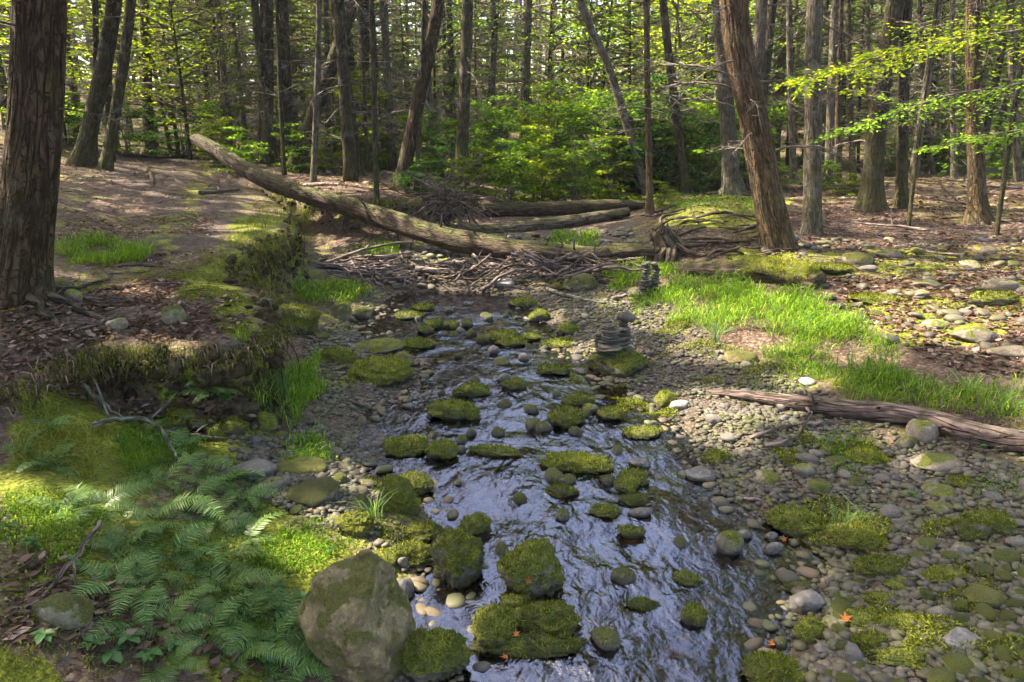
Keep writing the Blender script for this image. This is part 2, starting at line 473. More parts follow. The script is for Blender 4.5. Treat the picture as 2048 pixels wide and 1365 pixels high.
M['needle'] = mat_leaf('hemlock_needles', (.028, .055, .015), (.07, .115, .028), .45, (.13, .17, .045))
M['needle_grey'] = mat_leaf('lichened_needles', (.08, .08, .05), (.17, .155, .105), .4, (.28, .25, .18))
M['litter'] = mat_leaf('leaf_litter', (.05, .029, .021), (.145, .092, .070), .2, (.30, .22, .18))
M['leaf_orange'] = mat_leaf('autumn_leaf', (.30, .10, .03), (.40, .15, .05), .3)
M['yellow_green'] = mat_leaf('lime_leaf', (.35, .36, .02), (.48, .48, .03), .4)
# ------------------------------------------------------------------ terrain: a triangulated survey of the creek valley
pts_xy, pts_z = [], []
def put(p, z=None):
    pts_xy.append((float(p[0]), float(p[1]))); pts_z.append(float(p[2] if z is None else z))
def line(P, step=.35):
    P = np.asarray(P, float)
    for a, b in zip(P[:-1], P[1:]):
        n = max(1, int(np.linalg.norm((b - a)[:2]) / step))
        for i in range(n): put(a + (b - a) * i / n)
    put(P[-1])
def px(L): return np.array([at_z(u, v, z) for u, v, z in L])
# stream bed, water edges
bedc = [(1250, 1500), (1230, 1365), (1200, 1200), (1250, 1050), (1100, 960), (1050, 850), (1000, 760), (980, 690), (930, 630), (920, 595)]
P = px([(u, v, 0) for u, v in bedc]); P[:, 2] = -.13; line(P)
wl = [(820, 1500), (900, 1365), (840, 1290), (800, 1210), (850, 1120), (880, 1040), (850, 985), (745, 945), (715, 880), (715, 830), (800, 790), (850, 745), (800, 700), (710, 665), (705, 645), (760, 610), (800, 588)]
P = px([(u, v, 0) for u, v in wl]); P[:, 2] = -.012; line(P)
wr = [(1560, 1500), (1500, 1365), (1560, 1290), (1600, 1190), (1640, 1120), (1560, 1060), (1440, 1000), (1400, 930), (1360, 870), (1320, 820), (1210, 760), (1160, 720), (1110, 690), (1080, 640), (1030, 605), (1000, 585)]
P = px([(u, v, 0) for u, v in wr]); P[:, 2] = -.012; line(P)
# gravel and low ground on the left
for g in [(760, 1500, .05), (700, 1365, .05), (640, 1365, .08), (680, 1260, .06), (650, 1150, .12), (700, 1090, .08), (620, 1080, .16), (740, 1010, .06), (640, 1000, .10), (540, 1010, .14), (660, 930, .08),
          (560, 930, .12), (470, 940, .17), (640, 860, .07), (560, 860, .12), (450, 870, .2), (640, 780, .08), (560, 780, .13), (640, 700, .09), (590, 720, .12), (640, 660, .11), (660, 620, .10), (620, 600, .16),
          (720, 590, .10), (700, 555, .18), (640, 560, .2), (800, 560, .10), (900, 560, .10), (1000, 560, .12), (760, 520, .16), (700, 500, .22), (860, 500, .18), (960, 510, .2), (1060, 500, .22), (1150, 480, .28), (1000, 470, .3), (1200, 455, .34)]: put(at_z(*g))
# foreground slope, lower left
for g in [(-500, 1500, .55), (0, 1500, .42), (300, 1500, .28), (560, 1500, .1), (-400, 1365, .6), (0, 1365, .45), (150, 1365, .38), (300, 1365, .3), (450, 1365, .2), (560, 1365, .11), (620, 1300, .07), (-300, 1200, .6), (0, 1200, .5), (130, 1200, .46), (250, 1200, .4),
          (350, 1200, .34), (450, 1200, .25), (540, 1200, .16), (-200, 1050, .6), (0, 1050, .52), (120, 1050, .48), (240, 1050, .42), (350, 1050, .33), (450, 1050, .23), (0, 950, .52), (120, 940, .48),
          (220, 930, .42), (320, 920, .3), (400, 920, .23), (-150, 850, .65), (0, 850, .57), (100, 840, .55), (180, 830, .48), (260, 840, .38), (340, 850, .28), (60, 790, .56), (130, 780, .56)]: put(at_z(*g))
# left bank: lip, and the toe of the cut under it
lip = px([(-250, 830, .78), (-100, 790, .76), (30, 752, .76), (100, 722, .77), (200, 700, .79), (330, 688, .8), (440, 694, .79), (505, 672, .79), (528, 640, .80), (520, 610, .83), (486, 580, .86), (440, 552, .9),
          (462, 505, .94), (520, 478, .95), (565, 455, .96), (578, 430, .98), (545, 398, 1.0), (520, 372, 1.02), (560, 366, 1.0), (620, 380, .98), (700, 392, .95), (790, 400, .9), (850, 392, .85), (930, 385, .8)])
toez = [.62, .6, .58, .52, .46, .38, .27, .18, .14, .15, .17, .2, .22, .22, .22, .24, .25, .28, .3, .3, .32, .35, .4, .5]
line(lip)
tn = np.gradient(lip[:, :2], axis=0); tn /= np.linalg.norm(tn, axis=1)[:, None]
out = np.stack([tn[:, 1], -tn[:, 0]], -1)          # to the right of travel = towards the creek
toe = lip.copy(); toe[:, :2] += out * np.linspace(.10, .35, len(lip))[:, None]; toe[:, 2] = toez
line(toe)
toe2 = toe.copy(); toe2[:, :2] += out * .35; toe2[:, 2] -= .06
line(toe2[6:20])
back = lip.copy(); back[:, :2] -= out * .3; back[:, 2] += .04
line(back)
# bank top and path
for g in [(-200, 700, .95), (0, 690, .85), (150, 650, .86), (300, 630, .86), (430, 640, .85), (420, 600, .87), (300, 575, .9), (150, 600, .92), (0, 620, .93), (-150, 600, 1.0), (250, 520, .95), (380, 520, .95),
          (120, 520, .97), (450, 450, 1.02), (350, 450, 1.02), (250, 450, 1.05), (150, 470, 1.08), (440, 400, 1.1), (350, 400, 1.1), (260, 400, 1.15), (350, 350, 1.2), (430, 345, 1.18), (280, 350, 1.25), (380, 318, 1.3), (300, 312, 1.36)]: put(at_z(*g))
for g in [(-5.3, 7.5, 1.15), (-6.2, 7.5, 1.5), (-7.5, 7, 2.0), (-5.5, 5.5, 1.15), (-7, 5, 1.7), (-5.2, 3.5, 1.0), (-6.8, 3.2, 1.6), (-4, 2, .9), (-5, 0, 1.2), (-7, 0, 1.9), (-6.9, 10, 1.45), (-8.2, 10, 2.0), (-8.6, 13, 1.5), (-10, 13, 2.1),
          (-9.5, 16, 1.45), (-12, 17, 2.1), (-12.5, 24, 1.45), (-16, 24, 2.3), (-13, 10, 3.3), (-14, 0, 4.0), (-22, 10, 5.5), (-22, 0, 6), (-22, 25, 4.5), (-20, 40, 4), (-9, 20, 1.3), (-9, 27, 1.3), (-6, 18, 1.2), (-6, 24, 1.15), (-3, 20, 1.0), (-3, 26, 1.0),
          (0, 20, .75), (0, 26, .9), (1, 17, .5), (2.5, 18, .55), (3, 22, .8), (3, 28, 1.0), (6, 20, .95), (6, 28, 1.05), (10, 18, .95), (10, 26, 1.1), (16, 20, 1.1), (20, 30, 1.3), (-6, 35, 1.4), (0, 35, 1.2), (6, 36, 1.3), (14, 38, 1.5), (26, 45, 2),
          (-30, 62, 5), (-15, 62, 3.2), (0, 62, 2.4), (15, 62, 2.4), (30, 62, 3), (30, 0, 1.2), (30, 25, 1.3), (14, 12, .85), (20, 12, 1), (12, 6, .6), (20, 4, .9), (9, 2, .45), (15, -2, .6), (5, 0, .3), (4, -3, .3), (-30, 0, 8), (-30, 30, 6), (-30, -6, 8), (30, -6, 1.2),
          (0, -5.5, -.13), (-2, -5.5, .4), (2, -5.5, 0), (-8, -5, 2.2), (10, -5.5, .5), (-1.2, 0, .05), (-2.2, .2, .5), (1.2, 0, .0), (0, 0, -.13), (2.5, .5, .15), (0, -3, -.13)]: put(g)
# right side
for g in [(1700, 1500, .05), (2048, 1500, .2), (2400, 1500, .3), (1600, 1365, .03), (1700, 1365, .06), (1850, 1365, .12), (2040, 1365, .2), (2300, 1365, .3), (1650, 1260, .03), (1750, 1260, .09), (1900, 1250, .15), (2060, 1200, .2), (2300, 1150, .3), (1720, 1170, .06), (1800, 1100, .12),
          (1680, 1060, .06), (1600, 1000, .07), (1500, 960, .05), (1750, 980, .13), (1900, 1000, .17), (2050, 1000, .21), (2300, 950, .3), (1450, 860, .06), (1550, 870, .10), (1650, 880, .13), (1780, 880, .16), (1900, 920, .18), (2050, 930, .21),
          (1400, 800, .07), (1320, 760, .07), (1420, 740, .1), (1540, 800, .13), (1650, 800, .17), (1780, 810, .2), (1900, 830, .2), (2040, 860, .22), (2300, 850, .32), (1300, 720, .06), (1220, 690, .06), (1250, 650, .09), (1160, 640, .06), (1320, 650, .12),
          (1150, 600, .08), (1250, 600, .12), (1350, 600, .19), (1200, 565, .14), (1100, 575, .10), (1300, 560, .2), (1400, 640, .19), (1500, 660, .22), (1620, 690, .24), (1740, 730, .25), (1880, 770, .26), (2040, 780, .28), (2300, 760, .4), (1500, 590, .26), (1620, 620, .3),
          (1750, 650, .32), (1900, 690, .32), (2050, 690, .34), (1400, 560, .25), (1540, 560, .33), (1700, 570, .38), (1850, 600, .38), (2040, 610, .4), (1350, 520, .3), (1450, 530, .36), (1600, 520, .44), (1750, 520, .46), (1900, 540, .45), (2040, 540, .47), (2300, 560, .6),
          (1280, 500, .28), (1290, 470, .4), (1340, 455, .55), (1400, 470, .55), (1440, 500, .44), (1510, 500, .48), (1560, 495, .5), (1640, 470, .54), (1750, 480, .54), (1900, 480, .55), (2040, 480, .58), (1360, 425, .72), (1420, 430, .72), (1480, 440, .68), (1540, 440, .66),
          (1300, 425, .5), (1260, 430, .42), (1465, 392, .88), (1530, 400, .8), (1620, 420, .68), (1740, 425, .68), (1860, 430, .7), (1960, 440, .68), (2048, 440, .7), (1380, 400, .65), (1700, 390, .8), (1900, 395, .85)]: put(at_z(*g))
X0, X1, Y0, Y1, DG = -30.0, 30.0, -5.5, 62.0, 0.05
NX, NY = int((X1 - X0) / DG) + 1, int((Y1 - Y0) / DG) + 1
vin = [Vector(p) for p in pts_xy]
rv, _, rf, ov, _, _ = delaunay_2d_cdt(vin, [], [], 0, 1e-4)
rz = [np.mean([pts_z[i] for i in o]) if o else 0.5 for o in ov]
Z = np.full((NY, NX), np.nan, np.float32)
for f in rf:
    A, B, Cc = (np.array((rv[i][0], rv[i][1], rz[i])) for i in f[:3])
    i0 = max(0, int((min(A[0], B[0], Cc[0]) - X0) / DG)); i1 = min(NX - 1, int((max(A[0], B[0], Cc[0]) - X0) / DG) + 1)
    j0 = max(0, int((min(A[1], B[1], Cc[1]) - Y0) / DG)); j1 = min(NY - 1, int((max(A[1], B[1], Cc[1]) - Y0) / DG) + 1)
    if i1 < i0 or j1 < j0: continue
    gx = X0 + np.arange(i0, i1 + 1) * DG; gy = (Y0 + np.arange(j0, j1 + 1) * DG)[:, None]
    den = (B[1] - Cc[1]) * (A[0] - Cc[0]) + (Cc[0] - B[0]) * (A[1] - Cc[1])
    if abs(den) < 1e-9: continue
    l1 = ((B[1] - Cc[1]) * (gx - Cc[0]) + (Cc[0] - B[0]) * (gy - Cc[1])) / den
    l2 = ((Cc[1] - A[1]) * (gx - Cc[0]) + (A[0] - Cc[0]) * (gy - Cc[1])) / den
    l3 = 1 - l1 - l2
    ins = (l1 >= -1e-4) & (l2 >= -1e-4) & (l3 >= -1e-4)
    sub = Z[j0:j1 + 1, i0:i1 + 1]
    sub[ins] = (l1 * A[2] + l2 * B[2] + l3 * Cc[2])[ins]
Z[np.isnan(Z)] = 1.0
def blur(Z, r):
    for ax in (0, 1):
        pad = [(0, 0), (0, 0)]; pad[ax] = (r, r)
        Q = np.pad(Z, pad, mode='edge'); C_ = np.cumsum(Q, axis=ax, dtype=np.float64)
        n = Z.shape[ax]; k = 2 * r + 1
        C_ = np.concatenate([np.zeros_like(np.take(C_, [0], ax)), C_], ax)
        Z = (np.take(C_, range(k, n + k), ax) - np.take(C_, range(0, n), ax)) / k
    return Z
Zs = blur(Z, 1)
Zf = blur(blur(Z, 10), 10)
ypos = (Y0 + np.arange(NY) * DG)[:, None]
far = np.clip((ypos - 13) / 6, 0, 1)
Zs = Zs * (1 - far) + Zf * far
slope = np.hypot(*np.gradient(Zs, DG))
gxx, gyy = np.meshgrid(X0 + np.arange(NX) * DG, Y0 + np.arange(NY) * DG)
def add_noise():
    q = np.stack([gxx.ravel(), gyy.ravel(), np.zeros(gxx.size)], -1)
    a = vnoise(q * 1.7, 3).reshape(Z.shape) * .030 + vnoise(q * 5.1, 4).reshape(Z.shape) * .016
    return a
near_mask = (np.abs(gxx) < 14) & (gyy < 26)
nz = np.zeros_like(Zs)
qq = np.stack([gxx[near_mask], gyy[near_mask], np.zeros(near_mask.sum())], -1)
nz[near_mask] = vnoise(qq * 1.7, 3) * .028 + vnoise(qq * 5.1, 4) * .016 + vnoise(qq * 11, 5) * .007
nz *= np.where(Zs < .03, .35, 1.0)
steep = np.clip((blur(slope, 2) - .8) / 1.5, 0, 1)
HG = Zs + nz
def samp(G, x, y):
    fx = np.clip((np.asarray(x, float) - X0) / DG, 0, NX - 1.001); fy = np.clip((np.asarray(y, float) - Y0) / DG, 0, NY - 1.001)
    i = fx.astype(int); j = fy.astype(int); a = fx - i; b = fy - j
    return (G[j, i] * (1 - a) + G[j, i + 1] * a) * (1 - b) + (G[j + 1, i] * (1 - a) + G[j + 1, i + 1] * a) * b
def H(x, y): return samp(HG, x, y)
def hz(x, y): return float(H(x, y))
def ground(u, v, off=0.0, water=False, tmax=34.0):
    """where the ray of a photo pixel meets the ground (raised by off)"""
    d = ray(u, v); t = np.arange(1.0, tmax, .02)
    p = CAM + d * t[:, None]
    h = H(p[:, 0], p[:, 1])
    if water: h = np.maximum(h, 0)
    hit = np.nonzero(p[:, 2] < h + off)[0]
    k = hit[0] if len(hit) else len(t) - 1
    return p[k], t[k]
def poly_world(P):
    return np.array([ground(u, v)[0][:2] for u, v in P])
def normal(x, y, e=.06):
    n = np.array([hz(x - e, y) - hz(x + e, y), hz(x, y - e) - hz(x, y + e), 2 * e])
    return n / np.linalg.norm(n)
PATH = poly_world([(190, 520), (300, 470), (330, 430), (230, 370), (170, 330), (210, 312), (300, 300), (420, 305), (480, 345), (470, 400), (460, 440), (420, 490), (330, 530)])
GRAV = [poly_world(p) for p in (
    [(1000, 560), (1180, 545), (1330, 600), (1420, 670), (1520, 715), (1640, 785), (1760, 850), (2060, 900), (2060, 1380), (1300, 1380), (880, 1380), (840, 1240), (700, 1060), (560, 1010), (480, 960), (440, 880), (600, 850), (660, 800), (650, 740), (600, 690), (640, 650), (700, 640), (740, 580)],
    [(640, 500), (900, 480), (1100, 460), (1280, 440), (1290, 500), (1180, 545), (1000, 570), (740, 575)])]
MOSSP = [poly_world(p) for p in (
    [(0, 760), (90, 735), (190, 820), (280, 850), (420, 830), (560, 840), (520, 900), (360, 930), (240, 1000), (80, 1050), (0, 1000)],
    [(0, 1280), (120, 1290), (300, 1380), (0, 1380)], [(330, 560), (480, 570), (525, 640), (500, 690), (420, 640), (380, 600)],
    [(0, 1000), (160, 980), (260, 1060), (400, 1040), (560, 1030), (700, 1080), (620, 1160), (590, 1320), (480, 1370), (330, 1300), (200, 1180), (0, 1160)], [(460, 440), (560, 430), (580, 460), (540, 480), (450, 520)], [(1340, 400), (1560, 390), (1540, 470), (1330, 460)],
    [(290, 470), (360, 400), (400, 340), (420, 340), (400, 430), (330, 520)], [(1420, 500), (1700, 500), (2050, 480), (2050, 530), (1700, 560), (1500, 540)], [(1700, 590), (2050, 560), (2050, 660), (1800, 700)],
    [(1660, 1120), (1850, 1100), (1960, 1140), (2055, 1220), (2055, 1380), (1690, 1380), (1700, 1240)])]
def weights(x, y):
    q = np.stack([x, y, np.zeros_like(x)], -1)
    jx = x + vnoise(q * 3, 8) * .12 * (1 + y * .05); jy = y + vnoise(q * 3, 9) * .16 * (1 + y * .05)
    wp = inpoly(jx, jy, PATH).astype(float)
    wg = np.zeros_like(x)
    for P in GRAV: wg = np.maximum(wg, inpoly(jx, jy, P))
    wg = np.maximum(wg, samp(Zs, x, y) < .03)
    wg = np.where(y > 22, 0, wg)
    wm = np.zeros_like(x)
    for P in MOSSP: wm = np.maximum(wm, inpoly(jx, jy, P) * .8)
    wm = np.maximum(wm, .34 * (vnoise(q * .8, 11) > -.05))
    wm = np.where(wp > .5, wm * .6, wm)
    sd = samp(steep, x, y)
    wm = np.maximum(wm, .45 * (sd > .15) * (vnoise(q * 2.2, 12) > -.1))
    wd = np.clip(sd * 1.6, 0, 1)
    return wm, wg, wp, wd

# ground: one fan-shaped sheet, split where the surface changes, borders shared exactly
ns, nt = 430, 520
yy = np.concatenate([[-5.5, -4, -2.5, -1, 0, .5, .9], 1.1 * (75 / 1.1) ** (np.linspace(0, 1, nt))])
ss = np.linspace(-1, 1, ns); ss = np.sign(ss) * np.abs(ss) ** 1.25
wy = np.where(yy < 30, 3.2 + np.maximum(yy, 0) * .93, 31.1 + (yy - 30) * 1.6)
gx = ss[None, :] * wy[:, None] - .0 * wy[:, None]; gy = np.repeat(yy[:, None], ns, 1)
V = np.stack([gx.ravel(), gy.ravel(), H(gx.ravel(), gy.ravel())], -1)
st_ = samp(steep, V[:, 0], V[:, 1])
d3 = np.stack([vnoise(V * 4.5, 21), vnoise(V * 4.5, 22), vnoise(V * 4.5, 23)], -1) * .07 + np.stack([vnoise(V * 13, 24), vnoise(V * 13, 25), vnoise(V * 13, 26)], -1) * .03
V = V + d3 * (st_ * (V[:, 1] < 16))[:, None]
# the cut bank is undercut: the sod leans out, the soil under it is washed back
nearb = np.nonzero((V[:, 1] < 13) & (V[:, 0] < 0) & (st_ > .02))[0]
dd = np.hypot(V[nearb, None, 0] - lip[None, :, 0], V[nearb, None, 1] - lip[None, :, 1])
wq = 1 / (dd ** 3 + 1e-4); wq /= wq.sum(1, keepdims=True)
lz, tz_ = wq @ lip[:, 2], wq @ np.array(toez); ov_ = wq @ out
fr_ = np.clip((V[nearb, 2] - tz_) / (lz - tz_ + 1e-3), 0, 1.1)
push = (-.20 + .36 * np.clip((fr_ - .25) / .6, 0, 1)) * np.clip(st_[nearb] * 1.6, 0, 1) * np.where(dd.min(1) < .8, 1, 0)
push *= .75 + .5 * vnoise(V[nearb] * 2.3, 41)
V[nearb, :2] += ov_ * push[:, None]
GV, GST = V.copy(), st_.copy()
nr = len(yy)
i = np.arange(nr - 1)[:, None] * ns; j = np.arange(ns - 1)[None, :]
Q = np.stack([i + j, i + j + 1, i + ns + j + 1, i + ns + j], -1).reshape(-1, 4)
wm, wg, wp, wd = weights(V[:, 0], V[:, 1])
def sm(w):
    w = w.reshape(nr, ns); 
    for _ in range(2):
        q = np.pad(w, 1, mode='edge'); w = (q[:-2, 1:-1] + q[2:, 1:-1] + q[1:-1, :-2] + q[1:-1, 2:] + w * 2) / 6
    return w.ravel()
ATT = {'wmoss': sm(wm), 'wgravel': sm(wg), 'wpath': sm(wp), 'wdirt': sm(wd)}
cx = V[Q].mean(1)
cls = np.zeros(len(Q), int)
cls[cx[:, 0] > np.interp(cx[:, 1], [0, 6, 10, 16, 75], [.8, .5, -.5, .5, 2])] = 1
gq = np.zeros(len(Q), bool)
for P_ in GRAV: gq |= inpoly(cx[:, 0], cx[:, 1], P_)
cls[gq] = 2
cls[(samp(Zs, cx[:, 0], cx[:, 1]) < -.012) & (cx[:, 1] < 12.0)] = 3
cls[inpoly(cx[:, 0], cx[:, 1], PATH)] = 4
for k, nm in enumerate(('left_bank_ground', 'forest_floor', 'gravel_bar', 'stream_bed', 'path')):
    q = Q[cls == k]
    used = np.unique(q); remap = np.zeros(len(V), np.int32); remap[used] = np.arange(len(used))
    o = link(nm, mesh_np(nm, V[used], [remap[q]], M['ground'], True, {a: w[used] for a, w in ATT.items()}))
    tag(o, kind='structure')

# water: one rippled sheet, only where it stands above the bed
wy_ = np.arange(.3, 11.6, .03); wx_ = np.arange(-2.6, 2.9, .03)
WX, WY = np.meshgrid(wx_, wy_)
zb = H(WX.ravel(), WY.ravel()).reshape(WX.shape)
q = np.stack([WX.ravel(), WY.ravel(), np.zeros(WX.size)], -1)
wz = ((vnoise(q * 3.1, 31) * .005 + vnoise(q * np.array([8.0, 5.0, 1]), 32) * .0035) * np.clip(-zb.ravel() / .1, .2, 1)).reshape(WX.shape)
keep = (zb < .035)
Vw = np.stack([WX.ravel(), WY.ravel(), wz.ravel()], -1)
nyw, nxw = WX.shape
i = np.arange(nyw - 1)[:, None] * nxw; j = np.arange(nxw - 1)[None, :]
Qw = np.stack([i + j, i + j + 1, i + nxw + j + 1, i + nxw + j], -1).reshape(-1, 4)
kf = keep.ravel()[Qw].any(1)
cxw = Vw[Qw].mean(1)
kf &= (cxw[:, 1] < 11.3)
Qw = Qw[kf]; used = np.unique(Qw); remap = np.zeros(len(Vw), np.int32); remap[used] = np.arange(len(used))
tag(link('creek_water', mesh_np('creek_water', Vw[used], [remap[Qw]], M['water'], True, {'depth': np.maximum(0, -samp(blur(HG, 3), Vw[used, 0], Vw[used, 1]))})), kind='structure')
# ------------------------------------------------------------------ rocks
_ico = {}
def ico(sub):
    if sub not in _ico:
        bm = bmesh.new(); bmesh.ops.create_icosphere(bm, subdivisions=sub, radius=1.0)
        _ico[sub] = (np.array([v.co[:] for v in bm.verts]), np.array([[v.index for v in f.verts] for f in bm.faces])); bm.free()
    return _ico[sub]
def rock_shape(seed, sub=3, angular=.5, rough=.12, lumps=.0, grit=.0):
    """a unit rock: a ball with broken facets and worn relief"""
    V, F = ico(sub); V = V.copy(); r = np.random.default_rng(seed)
    V *= (1 + .22 * fbm(V * .9 + seed * 3.7, seed, 2))[:, None]
    for _ in range(int(4 + 7 * angular)):
        n = r.normal(size=3); n /= np.linalg.norm(n); d = r.uniform(.62 - .06 * max(0, angular - .6), .95 - .12 * max(0, angular - .6))
        e = V @ n - d
        V -= np.where(e > 0, e * min(.96, .55 + .4 * angular), 0)[:, None] * n
    nn = V / np.linalg.norm(V, axis=1)[:, None]
    V += nn * (rough * fbm(V * 2.6 + seed, seed + 1, 3))[:, None]
    if lumps: V += nn * (lumps * (1.6 * np.abs(fbm(V * 2.2 + seed, seed + 2, 2)) + 1.2 * np.abs(fbm(V * 5.0 + seed, seed + 3, 2)) + .6 * fbm(V * 13 + seed, seed + 4, 2)))[:, None]
    if grit: V += nn * (grit * (fbm(V * 7 + seed, seed + 6, 5) + 1.2 * np.minimum(0, np.abs(fbm(V * 2.4 + seed, seed + 7, 2)) * 4 - .5)))[:, None]
    lo, hi = V.min(0), V.max(0)
    return (V - (lo + hi) / 2) / (hi - lo) * 2, F
def fuzz(V, F, dens, ln, seed, zmin=-.05, wid=.0028):
    """short moss shoots standing on a surface"""
    r = np.random.default_rng(seed)
    A, B, C_ = V[F[:, 0]], V[F[:, 1]], V[F[:, 2]]
    n = np.cross(B - A, C_ - A); ar = np.linalg.norm(n, axis=1) / 2; n = n / (2 * ar[:, None] + 1e-12)
    w = ar * np.clip((n[:, 2] - zmin) * 2.2, 0, 1)
    N = int(w.sum() * dens)
    if N < 3: return None
    k = r.choice(len(F), N, p=w / w.sum())
    a, b = r.random(N), r.random(N); fl = a + b > 1; a[fl] = 1 - a[fl]; b[fl] = 1 - b[fl]
    p = A[k] + (B[k] - A[k]) * a[:, None] + (C_[k] - A[k]) * b[:, None]
    patch = fbm(p * 16, seed, 2)
    keep = patch > -.75; p = p[keep]; k = k[keep]; patch = patch[keep]; N = len(p)
    d = n[k] * .8 + r.normal(size=(N, 3)) * .55; d[:, 2] += .15; d /= np.linalg.norm(d, axis=1)[:, None]
    sd = np.cross(d, r.normal(size=(N, 3))); sd /= np.linalg.norm(sd, axis=1)[:, None]
    L = ln * r.uniform(.5, 1.3, N) * (1 + .5 * patch)
    p = p - n[k] * .004
    v = np.stack([p - sd * wid, p + sd * wid, p + d * L[:, None] + r.normal(size=(N, 3)) * .002], 1).reshape(-1, 3)
    f = np.arange(3 * N).reshape(-1, 3)
    return v, f
ROCKS = []       # (x, y, half width) used to keep loose stones apart
def rock_at(u0, u1, v0, v1, mat, label, name=None, ang=.4, lumps=0.0, fz=None, cat=None, group=None, yaw=None, dr=.8, water=True, rough=.1, up=.25, zc=None, grit=0.0, sub_=None):
    uc, vc = (u0 + u1) / 2, (v0 + v1) / 2
    p, t = ground(uc, vc, .05, water)
    for _ in range(3):
        w = 1.06 * (u1 - u0) / FPX * t; vis = (v1 - v0) / FPX * t
        d = ray(uc, vc); a = math.atan2(-d[2], d[1])
        dp = min(dr * w, .85 * vis / max(math.sin(a), .05))
        h = math.sqrt(max(vis ** 2 - (dp * math.sin(a)) ** 2, (.35 * vis) ** 2)) / math.cos(a)
        h = min(h, 1.5 * w)
        p, t = ground(uc, vc, up * h, water)
    seed = int(u0 * 7 + v0 * 13) % 9973
    big = (u1 - u0) > 60
    Vr, F = rock_shape(seed, sub_ or (5 if lumps and (u1 - u0) > 70 and v1 > 880 else 4) if big else 3, ang, rough, lumps, grit)
    Vr = Vr * np.array([w / 2, dp / 2, h * .56])
    y_ = yaw if yaw is not None else ((seed % 7) - 3) * .06
    c, s = math.cos(y_), math.sin(y_)
    Vr = np.stack([Vr[:, 0] * c - Vr[:, 1] * s, Vr[:, 0] * s + Vr[:, 1] * c, Vr[:, 2]], -1)
    moss = mat.startswith('moss')
    name = name or ('mossy_rock' if moss else 'river_stone')
    o = link(name, mesh_np(name, Vr, [F], M[mat]), None, p)
    tag(o, label, cat or 'rock', group)
    if fz is None: fz = moss
    if fz:
        dens = 15000 if t < 4.6 else (9000 if t < 7 else 5000)
        sz = .022 if t < 4.6 else (.024 if t < 7 else .028)
        q = fuzz(Vr, F, dens, sz, seed, .30, .0030 if t < 4.6 else (.0042 if t < 7 else .006))
        if q: tag(link('moss', mesh_np('moss', q[0], [q[1]], M['moss_fuzz_b' if mat == 'moss_bright' else 'moss_fuzz'], False), o), kind='stuff')
    ROCKS.append((p[0], p[1], max(w, dp) / 2))
    return o, p, (w, dp, h)
mr, mbr, gs, sm_, sb, bo, ol, sp_ = 'moss_rock', 'moss_bright', 'stone_grey', 'stone_moss', 'stone_brown', 'boulder', 'boulder_olive', 'stone_pale'
rock_at(606, 826, 1122, 1352, bo, 'large tan boulder with olive moss at the near left water edge', 'boulder', .95, cat='boulder', rough=.09, dr=.9, yaw=.25, up=.3, grit=.022, sub_=6)
